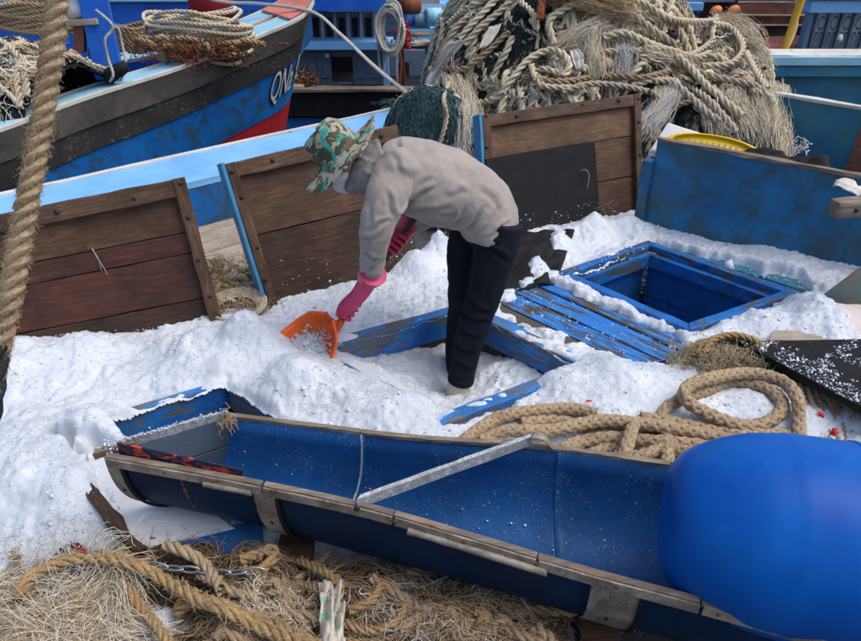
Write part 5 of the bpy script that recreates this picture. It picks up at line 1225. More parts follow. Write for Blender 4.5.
# straw coloured coil upper left, white bundle, dark boots-like fenders, hanging line
uc = thing('rope_coil', Y(40, 20, 7.6), 'straw coloured rope coil at the top left behind the thick hanging rope', 'rope coil')
for k in range(12):
    th = np.linspace(0, 2 * np.pi, 15) + RNG.uniform(0, 6); cc2 = Y(38, 20, 7.6); pts = [cc2 + A((.36 + .03 * math.sin(k)) * math.cos(t), .22 * math.sin(t), -.08 + .02 * k + .03 * math.sin(2 * t + k)) for t in th]
    rope('rope_turn', pts, .022, M['rope_tan'], uc, sides=5, step=.016)
c3 = thing('rope_coil', Y(130, 38, 7.7), 'small coil of tan rope beside the blue mooring post', 'rope coil')
for k in range(8):
    th = np.linspace(0, 2 * np.pi, 13) + RNG.uniform(0, 6); cc2 = Y(131, 36, 7.8); pts = [cc2 + A(.16 * math.cos(t), .12 * math.sin(t), -.12 + .03 * k + .02 * math.sin(2 * t)) for t in th]
    rope('rope_turn', pts, .024, M['rope_tan2'], c3, sides=5, step=.016)
pl_ = tag(rope('thin_line', [Y(96, 10, 6.95), Y(110, 22, 6.9), Y(112, 30, 6.9), Y(105, 40, 6.85), Y(108, 58, 6.85), Y(113, 74, 6.8), Y(110, 82, 6.8)], .013, M['rope_white'], sides=5), 'thin white line tied round the blue mooring post', 'line')
tag(rope('thin_line', [Y(112, 30, 6.9), Y(118, 28, 6.9), Y(122, 44, 6.9), Y(126, 62, 6.85)], .012, M['rope_white'], sides=5), 'second thin white line hanging right of the blue post', 'line')
def fender(name, u0, v0, u1, v1, y, r, label):
    a, b = Y(u0, v0, y), Y(u1, v1, y); ex_, ey_, ez_ = frame(A(0, -1, .2), b - a); L = np.linalg.norm(b - a); t = thing(name, (a + b) / 2, label, 'fender')
    lathe('rubber_body', [(.0005, -.01), (r * .6, 0), (r, L * .2), (r * .95, L * .6), (r * .7, L), (.0005, L + .02)], M['black_rubber'], t, mat_from(a, *(frame(np.cross(b - a, [0, 0, 1]), b - a))), 18)
    rope('lashing', [a + A(r * math.cos(q), -.02, r * math.sin(q)) + (b - a) * .4 for q in np.linspace(0, 6.3, 12)], .006, M['rope_white'], t, kind='plain')
fender('rubber_fender', 106, 78, 126, 66, 7.0, .07, 'dark rubber fender lying at the foot of the blue mooring post')
wb = thing('plastic_bundle', Y(80, 10, 7.2), 'white plastic bundle on the small timber frame at the top left', 'bundle')
n_ = 12; rg = [[Y(80, 10, 7.2) + A(.16 * math.cos(a) * math.sin(b) * (1 + .2 * math.sin(3 * a + b)), .12 * math.sin(a) * math.sin(b), .09 * math.cos(b) * (1 + .2 * math.sin(2 * a))) for a in np.linspace(0, 6.283, 14, endpoint=False)] for b in np.linspace(.05, 3.1, n_)]
v_, f_ = loft(rg); put('wrapped_bag', pymesh('wrapped_bag', v_, f_), M['white_plastic'], wb)

# ================================================================== FOREGROUND LEFT: boards, ropes, nets
wbd = thing('plastic_sheet', Z(150, 500, .06), 'smooth white panel under the left mouth of the chute', 'panel')
q = [Z(74, 455, .16), Z(142, 548, .12), Z(235, 528, .12), Z(120, 447, .17)]
hexa('sheet', q, (0, 0, -.012), M['white_plastic'], wbd, .003, 6, .001)
ed = Z(66, 458, .15), Z(137, 549, .075)
beam('edge_batten', Z(66, 458, .205), Z(139, 550, .165), .035, .06, M['wood_dark'], wbd, seg=10, wob=.004)
bbd = thing('blue_board', Z(180, 540, .05), 'dark blue painted board end below the chute mouth', 'board')
hexa('board', [Z(134, 553, .10), Z(262, 552, .11), Z(262, 520, .12), Z(134, 543, .11)], (0, 0, -.05), M['blue_deep'], bbd, .004, 5, .002)
lowx, lowy = 0, 0
def low_h(x, y):
    # matted old net under the ropes at the bottom
    h = .045 + .045 * vnoise(x, y, .22, 61) + .03 * vnoise(x, y, .09, 62)
    fr_ = np.interp(x, Fp[:, 0], Fp[:, 1]); h = h + .05 * np.exp(-((y - fr_ + .12) / .12) ** 2)
    return h
mat_poly = zpoly([(-40, 590), (60, 556), (180, 545), (260, 535), (420, 580), (600, 640), (700, 800), (-60, 800)], .05)
ob = thing('old_net_pile', (-.6, 1.35, 0), 'pile of brown matted nets and frayed ropes under the chute at the bottom', 'net pile')
grid_surface('matted_netting', -1.5, 1.0, .55, 1.95, .012, low_h, lambda x, y: sdf(x, y, mat_poly) + .06 * vnoise(x, y, .12, 63) + .10 * sst(vnoise(x, y, .16, 64), .15, .5) < 0, M['under_brown'], ob)
def lowp(u, v, lift=.0):
    p = Z(u, v, .06)
    for _ in range(4): p = Z(u, v, float(low_h(p[0], p[1])) + lift)
    return p
def low_rope(pts, r, mk, lift=.0, **kw): return rope('rope', [lowp(u, v, lift + r * .8) for u, v in pts], r, M[mk], ob, **kw)
def fuzz(P_, r, n, ln, mat, parent, rr=.0007): threads('rope_fuzz', fuzz_paths(P_, r, n, ln), rr, mat, parent)
big1 = [(18, 600), (30, 578), (62, 562), (100, 558), (135, 565), (165, 580), (195, 597), (230, 612), (262, 628), (315, 650), (360, 670)]
low_rope(big1, .021, 'rope_gold', .075, sides=8); fuzz([lowp(u, v, .095) for u, v in big1], .023, 1100, .02, M['fibre_yellow'], ob)
b2 = [(128, 590), (145, 612), (160, 630), (180, 660)]; low_rope(b2, .017, 'rope_gold', .055, sides=7); fuzz([lowp(u, v, .07) for u, v in b2], .018, 300, .018, M['fibre_yellow'], ob)
b3 = [(166, 545), (182, 550), (200, 560), (214, 575), (222, 590)]; low_rope(b3, .019, 'rope_tan', .05, sides=7)
b4 = [(178, 612), (192, 602), (215, 603), (240, 612), (268, 622), (300, 636), (330, 650)]; low_rope(b4, .019, 'rope_gold', .06, sides=7); fuzz([lowp(u, v, .08) for u, v in b4], .018, 500, .02, M['fibre_tan'], ob)
for pts in ([(200, 575), (230, 590), (255, 600), (262, 615)], [(240, 560), (268, 552), (272, 560), (255, 575)], [(270, 590), (300, 585), (320, 590)], [(350, 610), (372, 600), (384, 585), (400, 590)], [(400, 630), (425, 615), (450, 612), (470, 630)], [(440, 600), (465, 608), (490, 622), (520, 640)], [(500, 626), (530, 640), (560, 650)], [(215, 640), (230, 622), (255, 640)], [(0, 590), (6, 575), (18, 565), (14, 550)], [(300, 560), (330, 575), (345, 590)], [(-10, 620), (10, 600), (30, 600)]):
    low_rope(pts, RNG.choice([.012, .015, .018]), RNG.choice(['rope_tan2', 'rope_tan', 'rope_gold']), .035, sides=6)
    fuzz([lowp(u, v, .048) for u, v in pts], .016, 160, .02, M['fibre_tan'], ob)
def low_threads(n, reg, spread, r, mat, lift, K=9, aim=None, curl=.13, name='netting'):
    b = np.array([lowp(RNG.uniform(reg[0], reg[2]), RNG.uniform(reg[1], reg[3])) for _ in range(n)]); d = RNG.normal(0, 1, (n, 1, 3))
    if aim is not None: d = d * .35 + np.array(aim)[None, None]
    W_ = b[:, None] + np.cumsum(d * spread * .12 + RNG.normal(0, spread * curl, (n, K, 3)), 1)
    arch = np.sin(np.linspace(0, math.pi, K))[None] * RNG.uniform(0, 1, (n, 1))
    W_[..., 2] = low_h(W_[..., 0], W_[..., 1]) + .005 + arch * lift + RNG.uniform(0, lift * .6, (n, 1)); return threads(name, W_, r, mat, ob)
def flow_threads(n, reg, r, mat, st, K, seed, wob, lift, arch_=.03, sc=.16, turn=2.4):
    b = np.array([lowp(RNG.uniform(reg[0], reg[2]), RNG.uniform(reg[1], reg[3])) for _ in range(n)]); x, y = b[:, 0].copy(), b[:, 1].copy(); o = []; off_ = RNG.normal(0, wob, n); cur = RNG.normal(0, .10, n)
    for k in range(K):
        o.append(np.stack([x, y, x * 0], 1)); a = turn * vnoise(x, y, sc, seed) + .4 + off_ + cur * k + RNG.normal(0, .1, n); x = x + np.cos(a) * st; y = y + np.sin(a) * st
    W_ = np.stack(o, 1); ar = np.sin(np.linspace(0, math.pi, K))[None] * (RNG.uniform(0, 1, (n, 1)) ** 3) * arch_
    W_[..., 2] = low_h(W_[..., 0], W_[..., 1]) + RNG.uniform(0, lift, (n, 1)) + ar; return threads('netting', W_, r, mat, ob)
flow_threads(2400, (-30, 604, 104, 668), .0009, M['fibre_yellow'], .016, 15, 81, .35, .05, .05)
flow_threads(900, (-30, 596, 118, 660), .0010, M['fibre_pale'], .015, 15, 82, .7, .06, .08)
flow_threads(500, (-30, 600, 110, 665), .0009, M['fibre_brown'], .015, 13, 83, .5, .03)
flow_threads(700, (200, 560, 560, 665), .0009, M['fibre_tan'], .012, 12, 84, .5, .03, .04, .1, 4)
flow_threads(800, (180, 552, 560, 665), .0009, M['fibre_brown'], .012, 12, 85, .6, .03, .03, .1, 4)
low_threads(160, (30, 566, 110, 592), .10, .0010, M['fibre_white'], .09, 12, None, .10)
low_threads(700, (170, 545, 560, 660), .09, .0008, M['fibre_brown'], .03, 9, None, .14)
low_threads(700, (200, 560, 560, 660), .08, .0008, M['fibre_tan'], .03, 9, None, .14)
low_threads(260, (380, 590, 520, 650), .07, .0009, M['fibre_white'], .045, 9, None, .2)
low_threads(700, (420, 600, 500, 655), .07, .0013, M['rust'] if False else M['fibre_tan'], .05, 9, None, .2)
low_threads(380, (250, 600, 300, 640), .05, .0012, M['fibre_pale'], .04, 8, None, .2)
for q in range(26):
    u, v = RNG.uniform(185, 545), RNG.uniform(562, 660)
    if v < 540 + (u - 250) * .22: continue
    a = RNG.uniform(-.6, 1.0); k_ = RNG.normal(0, .35); pts = []
    for i_ in range(6): pts.append((u, v)); a += k_; u += 17 * math.cos(a); v += 13 * math.sin(a)
    low_rope(pts, RNG.choice([.010, .014, .018, .021]), RNG.choice(['rope_tan2', 'rope_tan', 'rope_grey', 'rope_gold']), RNG.uniform(.0, .03), sides=6); fuzz([lowp(u_, v_, .03) for u_, v_ in pts], .016, 120, .02, M['fibre_tan'], ob)
def knot(u, v, r, mk, n=3, R=.03):
    c = lowp(u, v, .04)
    for k in range(n):
        th = np.linspace(0, 2 * np.pi, 10); a = RNG.normal(0, 1, 3); ex_, ey_, ez_ = frame(RNG.normal(0, 1, 3), a)
        rope('rope_knot', [c + ex_ * R * math.cos(t) + ey_ * R * math.sin(t) + ez_ * .01 * math.sin(2 * t) for t in th], r, M[mk], ob, sides=6)
knot(272, 590, .010, 'rope_tan2'); knot(188, 605, .013, 'rope_gold'); knot(478, 622, .011, 'rope_gold', 4, .035); knot(500, 628, .010, 'rope_tan', 3, .03); knot(268, 556, .010, 'rope_tan2', 2)
chr_ = thing('iron_chain', lowp(210, 571, .05), 'short shiny iron chain lying on the ropes below the chute', 'chain')
chain('chain_link', [lowp(u, v, .065) for u, v in ((150, 564), (165, 567), (182, 569), (200, 570), (218, 573), (240, 572), (262, 570))], .017, .0042, M['chain'], chr_, step=.042)
sc_ = crumple('plastic_scrap', [(324, 665), (348, 660), (343, 592), (318, 580)], (.15, .15, .16, .15), .03, M['foam'], 'torn white plastic strip with faded print lying on the brown nets', 'plastic scrap', 26, 9, .0015)
def scrap_mat():
    b = NB('printed_sack_plastic'); co = b.coord('Object', (1, 1, 1), False); n = b.noise(co, 28, 3, .5, .5); m = b.noise(co, 21, 3, .6, .8)
    c = b.mix(b.math('MULTIPLY', b.g(n, .62, .64), .7), (.46, .43, .37), (.08, .38, .24)); c = b.mix(b.math('MULTIPLY', b.g(m, .66, .69), .5), c, (.55, .2, .22)); c = b.mix(b.g(b.noise(co, 12, 6, .7), .5, .8), c, (.3, .25, .19))
    return b.done(c, .5, b.bump(n, .4, .004), .4)
sc_.data.materials.clear(); sc_.data.materials.append(scrap_mat())
rb2 = thing('red_thread_scrap', lowp(83, 553, .05), 'small red thread scrap on the golden rope at the lower left', 'thread scrap')
threads('thread_tangle', lowp(83, 553, .085) + RNG.normal(0, .006, (30, 1, 3)) + np.cumsum(RNG.normal(0, .004, (30, 7, 3)), 1), .0016, M['red_cord'], rb2)

# nets and ropes between the two left lids
gn_ = thing('rope_bundle', Z(238, 300, .05), 'straw coloured ropes and nets seen in the gap between the two left lids', 'rope bundle')
for k in range(34):
    p = Z(RNG.uniform(205, 262), RNG.uniform(272, 318), .05); pts = p + np.cumsum(RNG.normal(0, .035, (7, 3)) * A(1.2, .7, .2), 0); pts[:, 2] = .07 + RNG.uniform(0, .10, 7); rope('rope', pts, RNG.choice([.012, .018, .024]), M[RNG.choice(['rope_gold', 'rope_tan', 'rope_pale'])], gn_, sides=6)
th = np.linspace(0, 6.28, 14)
for k in range(5): cc2 = Z(238, 308, .14); rope('rope', [cc2 + A((.10 + .012 * k) * math.cos(t), (.09 + .01 * k) * math.sin(t), .006 * k + .02 * math.sin(t)) for t in th], .007, M['rope_pale'], gn_, sides=5)
W_ = np.array([Z(RNG.uniform(198, 272), RNG.uniform(268, 325), .08) for _ in range(2200)])[:, None] + np.cumsum(RNG.normal(0, .018, (2200, 8, 3)), 1); W_[..., 2] = np.abs(W_[..., 2]) + .03
threads('netting', W_[:600], .0014, M['fibre_yellow'], gn_); threads('netting', W_[600:1000], .0016, M['fibre_tan'], gn_)

# ================================================================== ROPES AT THE RIGHT, behind the chute
cr_ = thing('rope_coil', Z(725, 400, .1), 'thick braided tan rope looped in a coil on the ice beside the blue drum', 'rope coil')
cp = [(668, 468), (667, 445), (664, 425), (664, 411), (679, 400), (702, 391), (731, 382), (764, 387), (782, 403), (775, 418), (749, 426), (718, 418), (692, 405), (684, 392), (700, 381), (744, 373), (780, 380), (797, 398), (799, 425), (799, 450)]
cz_ = [.13, .12, .11, .10, .10, .09, .09, .09, .09, .10, .11, .13, .16, .17, .16, .15, .14, .14, .13, .11]
def onice(u, v, lift):
    p = Z(u, v, .08)
    for _ in range(4): p = Z(u, v, max(float(ice_h(p[0], p[1])), .03) + lift)
    return p
pc = [onice(u, v, .016 + max(0, z - .09) * .9) for (u, v), z in zip(cp, cz_)]
rope('braided_rope', pc, .0275, M['rope_tan'], cr_, kind='braid', sides=7, step=.006); fuzz(pc, .027, 2600, .012, M['fibre_tan'], cr_, .0005)
tl = [Z(685, 392, .15), Z(672, 392, .14), Z(664, 386, .13), Z(660, 380, .15)]; rope('rope_end', tl, .007, M['rope_tan'], cr_)
rr_ = thing('rope_lengths', Z(580, 430, .06), 'several thick braided tan ropes lying side by side behind the chute', 'rope bundle')
for pts, z in (([(458, 446), (470, 436), (500, 417), (540, 411), (575, 409), (596, 414)], .075), ([(480, 442), (505, 432), (550, 430), (599, 421), (638, 424), (700, 433), (760, 445)], .105), ([(560, 450), (580, 442), (612, 437), (655, 441), (700, 446), (760, 462)], .08), ([(590, 455), (612, 447), (640, 444), (700, 455), (740, 470)], .05),
               ([(628, 462), (645, 454), (665, 449), (700, 456), (740, 468)], .085), ([(520, 424), (560, 420), (600, 432), (660, 430), (720, 440)], .05), ([(640, 418), (680, 424), (730, 434), (790, 436)], .06)):
    P_ = [onice(u, v, z - .045) + A(0, 0, RNG.uniform(-.004, .004)) for u, v in pts]; rope('braided_rope', P_, .0265, M[RNG.choice(['rope_tan', 'rope_tan', 'rope_tan2'])], rr_, kind='braid', sides=7, step=.007); fuzz(P_, .026, 900, .016, M['fibre_tan'], rr_, .0006)
P_ = [Z(634, 424, .15), Z(631, 432, .155), Z(627, 446, .15), Z(622, 462, .12)]; rope('braided_rope', P_, .026, M['rope_tan'], rr_, kind='braid', sides=7, step=.006)
P_ = [Z(604, 410, .10), Z(612, 404, .12), Z(622, 406, .12), Z(626, 413, .09)]; rope('rope_end', P_, .009, M['rope_tan'], rr_)
nb = thing('frayed_rope_heap', Z(725, 355, .1), 'frayed straw rope heap half buried in ice beside the black board', 'rope heap')
for k in range(9):
    th = np.linspace(.1, 3.0, 9); cc2 = Z(728, 364, .08); rx = .17 + .02 * RNG.normal(); rope('rope', [cc2 + A(-rx * math.cos(t), .10 * math.sin(t) - .01 * k, .02 + .05 * math.sin(t) + .01 * k * (k % 2)) for t in th], .016, M['rope_gold' if k % 2 else 'rope_tan'], nb, sides=6)
W_ = (Z(728, 360, .13) + RNG.normal(0, 1, (1300, 1, 3)) * A(.11, .05, .02)) + np.cumsum(RNG.normal(0, .012, (1300, 8, 3)), 1); threads('netting', W_, .0012, M['fibre_yellow'], nb)
W_ = (Z(765, 372, .11) + RNG.normal(0, 1, (900, 1, 3)) * A(.14, .06, .012)) + np.cumsum(RNG.normal(0, .012, (900, 8, 3)), 1); threads('netting', W_, .0012, M['fibre_brown'], nb)
gg_ = thing('green_rag', Z(762, 363, .14), 'small green rag tucked under the edge of the black board', 'rag')
rg = [[Z(763, 364, .14) + A(.045 * math.cos(a) * math.sin(b), .03 * math.sin(a) * math.sin(b) * (1 + .3 * math.sin(4 * a)), .022 * math.cos(b)) for a in np.linspace(0, 6.283, 14, endpoint=False)] for b in np.linspace(.05, 3.1, 9)]
v_, f_ = loft(rg); put('rag_fold', pymesh('rag_fold', v_, f_), M['green_cord'], gg_)
blk = thing('black_board', Z(810, 365, .2), 'thick black board dusted with ice, jutting in from the right edge', 'board')
bq = [Z(738, 341, .19), Z(872, 412, .22), Z(1010, 420, .25), Z(900, 338, .22)]
hexa('board', bq, (0, 0, -.035), M['black_rubber'], blk, .004, 8, .001)
mx_ = RNG.uniform(0, 1, (3600, 2)); pt_ = np.array([P4(bq, a, b) for a, b in mx_]); k = (vnoise(pt_[:, 0], pt_[:, 1], .07, 71) + .5 * vnoise(pt_[:, 0], pt_[:, 1], .03, 72)) > .25 - .5 * (np.abs(mx_[:, 1] - .12) < .08) ; pt_ = pt_[k]
chunks('ice_bits', pt_ + A(0, 0, .002), np.exp(RNG.normal(math.log(.0034), .55, len(pt_))), M['ice_chunk'], blk)
pfb = thing('pinkish_foam_block', Z(820, 320, .2), 'rounded pinkish white block half buried in ice at the right edge', 'foam block')
hexa('block', [Z(800, 336, .15), Z(900, 338, .15), Z(900, 316, .20), Z(822, 308, .20)], A(0, .18, -.04), plain('pinkish_foam', (.60, .54, .52), .8, .15, 20), pfb, .035, 5, .004)
tfb = thing('tan_flat_stone', Z(775, 333, .15), 'flat tan board end poking out of the ice above the black board', 'board')
hexa('board', [Z(768, 340, .15), Z(850, 341, .15), Z(845, 331, .15), Z(775, 329, .15)], (0, 0, -.03), M['wood_grey'], tfb, .01, 4, .003)
gpl = thing('green_plank', Z(845, 285, .25), 'weathered greenish plank leaning at the right edge under the mooring timber', 'plank')
hexa('board', [Z(812, 302, .12), Z(930, 306, .12), Z(930, 262, .36), Z(858, 268, .36)], A(0, .02, -.05), M['blue_pale2'] if False else paint('greenish_paint', (.10, .17, .17), (.16, .22, .2), (.5, .56), ((.14, .1, .07), (.3, .24, .18)), stain=(.2, .13, .08)), gpl, .006, 6, .003)
rc_ = thing('red_cord_scraps', Z(592, 404, .1), 'bright red cord scraps on the ice above the rope ends', 'cord scrap')
for a, b in (((586, 402), (594, 407)), ((598, 396), (605, 408))): rope('cord', [Z(*a, .12), (Z(*a, .12) + Z(*b, .10)) / 2 + A(.005, 0, .012), Z(*b, .10)], .010, M['red_cord'], rc_, kind='plain', sides=8)
for k, (u, v) in enumerate(((820, 416), (834, 432))):
    t = thing('red_cord_knot', Z(u, v, .10), ('upper' if k == 0 else 'lower') + ' red cord knot on the thin ropes under the black board', 'cord knot'); c = Z(u, v, .11)
    for m_ in range(3):
        ex_, ey_, ez_ = frame(RNG.normal(0, 1, 3), RNG.normal(0, 1, 3)); rope('cord_loop', [c + ex_ * .012 * math.cos(q) + ey_ * .012 * math.sin(q) for q in np.linspace(0, 6.3, 9)], .005, M['red_cord'], t, kind='plain')
tr = thing('thin_ropes', Z(830, 415, .08), 'thin tan ropes hanging below the black board beside the drum', 'rope bundle')
for k in range(9):
    u = 806 + k * 8; rope('rope', [Z(u - 6, 384 + k * 3, .15), Z(u + RNG.uniform(-4, 4), 402 + k * 2, .12), Z(u + 4, 420 + k, .09), Z(u + 8 + RNG.uniform(-4, 6), 445, .06)], .011, M['rope_tan' if k % 2 else 'rope_gold'], tr, sides=6)

# black rubber sheet spilling from the right lid onto the deck
crumple('rubber_mat', [(488, 296), (556, 284), (574, 232), (505, 230)], (.085, .095, .13, .15), .022, M['black_rubber'], 'crumpled black rubber mat dusted with ice at the foot of the rightmost lid', 'rubber mat', 26, 12, .006)

# ================================================================== THICK ROPE in the near left
hr = thing('hanging_rope', Y(40, 100, 1.45), 'very thick frayed tan rope hanging down the left edge close to the camera', 'rope')
hp = [Y(62, -45, 1.62), Y(56, 15, 1.55), Y(48, 80, 1.48), Y(36, 155, 1.40), (Y(21, 235, 1.32)), Y(10, 300, 1.24), Y(-1, 350, 1.19), Y(-8, 385, 1.16)]
rope('laid_rope', hp, .0215, M['rope_tan'], hr, sides=12, step=.0035, pitch=.085); fuzz(hp, .0215, 5500, .011, M['fibre_tan'], hr, .00035); fuzz(hp, .022, 1200, .013, M['fibre_yellow'], hr, .0003)
rope('dark_whipping', [Y(-4, 345, 1.18), Y(-6, 372, 1.165), Y(-9, 400, 1.15), Y(-12, 420, 1.14)], .024, M['rope_tan2'] if False else M['net_dark'], hr, sides=8, step=.006)

# ================================================================== WORKER
def shirt_mat():
    b = NB('grey_work_shirt'); co = b.coord('Object', (1, 1, 1), False); n = b.noise(co, 5, 6, .65, .4); w = b.noise(b.coord('Object', (4, 2.5, 4), False), 3.6, 2, .45, 1.1); w2 = b.noise(b.coord('Object', (12, 5, 7), False), 2.6, 3, .5, .8); f = b.noise(co, 300, 2, .5); st = b.noise(co, 9, 5, .7, .6)
    c = b.mix(b.g(n, .35, .7), (.33, .295, .27), (.235, .205, .188)); c = b.mix(b.math('MULTIPLY', b.g(st, .60, .74), .55), c, (.24, .16, .10))
    nm = b.bump(w, .25, .02); nm = b.bump(f, .25, .0015, nm); return b.done(c, .85, nm, .2, Sheen_Weight=.2)
M['shirt'] = shirt_mat()
M['trousers'] = plain('black_trousers', (.006, .008, .016), .8, .4, 9, bump=.3, spec=.2)
M['glove'] = plain('pink_rubber_glove', (.62, .05, .16), .45, .3, 16, bump=.3, col2=(.45, .03, .10))
M['glove_red'] = plain('red_rubber_glove', (.55, .02, .05), .45, .3, 16, bump=.3, col2=(.45, .03, .12))
M['skin'] = plain('skin', (.35, .19, .12), .55, .15, 12, bump=.1)
M['hood'] = plain('grey_scarf', (.22, .215, .23), .85, .35, 10, bump=.6)
M['mask'] = plain('white_mask', (.55, .57, .6), .8, .15, 10, bump=.2)
M['boot'] = plain('cream_rubber_boot', (.50, .47, .38), .5, .25, 10, bump=.1)
def camo_mat():
    b = NB('camouflage_cloth'); co = b.coord('Object', (1, 1, 1), False)
    a = b.noise(co, 22, 3, .55, .9); c2 = b.noise(b.coord('Object', (1.2, 1, .8), False), 14, 3, .5, 1.0); mp = b.n('ShaderNodeMapping'); mp.inputs['Location'].default_value = (5, 3, 8); b.l(co, mp.inputs[0]); d = b.noise(mp.outputs[0], 16, 3, .55, .9)
    c = (.33, .30, .235); col = b.mix(b.g(a, .51, .525), c, (.05, .07, .045)); col = b.mix(b.g(c2, .57, .585), col, (.03, .26, .23)); col = b.mix(b.g(d, .58, .595), col, (.13, .085, .055)); f = b.noise(co, 260, 2)
    return b.done(col, .85, b.bump(f, .3, .002), .2)
M['camo'] = camo_mat()
worker = thing('person', A(.14, 2.95, -.10), 'person in camouflage hat, grey shirt, black trousers and pink gloves bending over to shovel ice', 'person')
def J(u, v, y): return Y(u, v, y)
def limb(P_, ra, rb=None, m=16, axis=(0, 1, 0), cap_pow=1):
    """closed tube through P_ with half-axis rb along `axis` and ra across"""
    P_ = np.array(P_); n = len(P_); s = np.linspace(0, 1, n); N_ = n * 5; ss = np.linspace(0, 1, N_)
    Q = smoothpath(P_, .02); Q = resamp(Q, N_)
    d = np.concatenate([[0], np.cumsum(np.linalg.norm(np.diff(P_, axis=0), axis=1))]); d /= d[-1]
    ra_ = np.interp(ss, d, ra); rb_ = np.interp(ss, d, rb if rb is not None else ra); T = np.gradient(Q, axis=0); T /= np.linalg.norm(T, axis=1)[:, None]; rings = []
    for i in range(N_):
        b_ = np.array(axis, float); b_ = b_ - T[i] * b_.dot(T[i]); b_ /= np.linalg.norm(b_); a_ = np.cross(T[i], b_)
        rings.append([Q[i] + a_ * ra_[i] * math.cos(t) + b_ * rb_[i] * math.sin(t) for t in np.linspace(0, 2 * math.pi, m, endpoint=False)])
    return loft(rings)
def creases(o, segs, ynear):
    dg = bpy.context.evaluated_depsgraph_get(); dg.update(); me = bpy.data.meshes.new_from_object(o.evaluated_get(dg)); o.modifiers.clear(); o.data = me
    n = len(me.vertices); co = np.zeros(n * 3); me.vertices.foreach_get('co', co); co = co.reshape(-1, 3); no = np.zeros(n * 3); me.vertices.foreach_get('normal', no); no = no.reshape(-1, 3); dsp = np.zeros(n)
    for (u0, v0, u1, v1, w_, a_) in segs:
        p, q = Y(u0, v0, ynear), Y(u1, v1, ynear); e = (q - p)[[0, 2]]; L = np.hypot(*e); e = e / L; r = co[:, [0, 2]] - p[[0, 2]]; t = r @ e / L; wob_ = .006 * np.sin(t * 7 + u0); d = r @ A(-e[1], e[0]) + wob_
        k = np.exp(-((t - .5) / .42) ** 4) * np.clip((YM + .06 - co[:, 1]) / .08, 0, 1)
        dsp += k * a_ * (-np.exp(-(d / w_) ** 2) + .75 * np.exp(-((d - 1.7 * w_) / (w_ * 1.2)) ** 2))
    co += no * dsp[:, None]; me.vertices.foreach_set('co', co.ravel()); me.update()
def fuse(name, pieces, mat, parent, vox=.01, smooth=6, disp=None):
    Vs, Fs, off = [], [], 0
    for v_, f_ in pieces: Vs += [tuple(p) for p in v_]; Fs += [tuple(i + off for i in q) for q in f_]; off += len(v_)
    me = pymesh(name, Vs, Fs); bm = bmesh.new(); bm.from_mesh(me); bmesh.ops.recalc_face_normals(bm, faces=bm.faces); bm.to_mesh(me); bm.free()
    o = put(name, me, mat, parent); r = o.modifiers.new('fuse', 'REMESH'); r.mode = 'VOXEL'; r.voxel_size = vox; r.use_smooth_shade = True
    k = o.modifiers.new('relax', 'SMOOTH'); k.factor = .5; k.iterations = smooth
    for sc, st in (disp or []):
        tx = bpy.data.textures.new('folds', 'CLOUDS'); tx.noise_scale = sc; tx.noise_depth = 2; dm = o.modifiers.new('folds', 'DISPLACE'); dm.texture = tx; dm.strength = st; dm.mid_level = .5; dm.texture_coords = 'LOCAL'
    return o
YM = 3.05
spine = [J(489, 231, YM), J(487, 216, YM), J(473, 200, YM), J(447, 189, YM), J(418, 177, YM), J(396, 169, YM), J(380, 166, YM)]
sh_ra = [.128, .138, .155, .175, .165, .135, .085]; sh_rb = [.185, .19, .185, .19, .205, .20, .12]
nearA = [J(396, 170, 2.89), J(388, 192, 2.82), J(379, 222, 2.78), J(374, 250, 2.80), J(371, 276, 2.86)]
farA = [J(400, 172, 3.22), J(418, 195, 3.30), J(428, 214, 3.32), J(418, 220, 3.28), J(408, 226, 3.24)]
shirt = fuse('shirt', [limb(spine, sh_ra, sh_rb, 24), limb(nearA, [.085, .088, .072, .062, .050], None, 16), limb(farA, [.085, .075, .06, .055, .05], None, 16),
    limb([J(396, 150, 2.90), J(398, 168, 2.87), J(396, 182, 2.86)], [.05, .085, .05])], M['shirt'], worker, .009, 7, [(.16, .018), (.07, .010)])
creases(shirt, [(396, 208, 438, 184, .010, .016), (398, 216, 452, 204, .012, .014), (408, 196, 432, 176, .010, .009), (444, 240, 468, 204, .010, .013), (458, 240, 488, 203, .011, .014), (470, 238, 503, 208, .009, .011), (425, 226, 464, 222, .010, .011),
    (372, 214, 393, 203, .008, .011), (362, 228, 388, 215, .009, .013), (361, 240, 386, 248, .009, .012), (364, 258, 388, 252, .008, .010), (386, 176, 398, 206, .010, .011), (376, 184, 371, 212, .010, .008), (416, 236, 448, 229, .010, .010), (478, 186, 502, 214, .014, .009),
    (410, 158, 444, 164, .016, .007), (363, 270, 380, 240, .008, .008), (364, 246, 376, 222, .007, .007), (432, 212, 456, 216, .008, .008), (446, 196, 470, 192, .014, .007), (392, 150, 404, 166, .010, .009), (484, 236, 512, 224, .008, .009), (360, 266, 387, 268, .006, .009), (450, 170, 474, 186, .018, .006)], 2.88)
legN = [J(502, 222, 2.97), J(496, 250, 2.95), J(487, 285, 2.94), J(478, 315, 2.93), J(468, 345, 2.92), J(461, 379, 2.91)]
legF = [J(470, 226, 3.15), J(464, 250, 3.14), J(463, 285, 3.12), J(461, 312, 3.12), J(458, 345, 3.10), J(458, 374, 3.09)]
tro = fuse('trousers', [limb(legN, [.100, .098, .084, .074, .070, .064]), limb(legF, [.088, .082, .074, .067, .064, .060]), limb([J(486, 208, YM), J(486, 226, YM), J(484, 240, YM)], [.09, .115, .08], [.16, .175, .15])], M['trousers'], worker, .009, 5, [(.06, .012)])
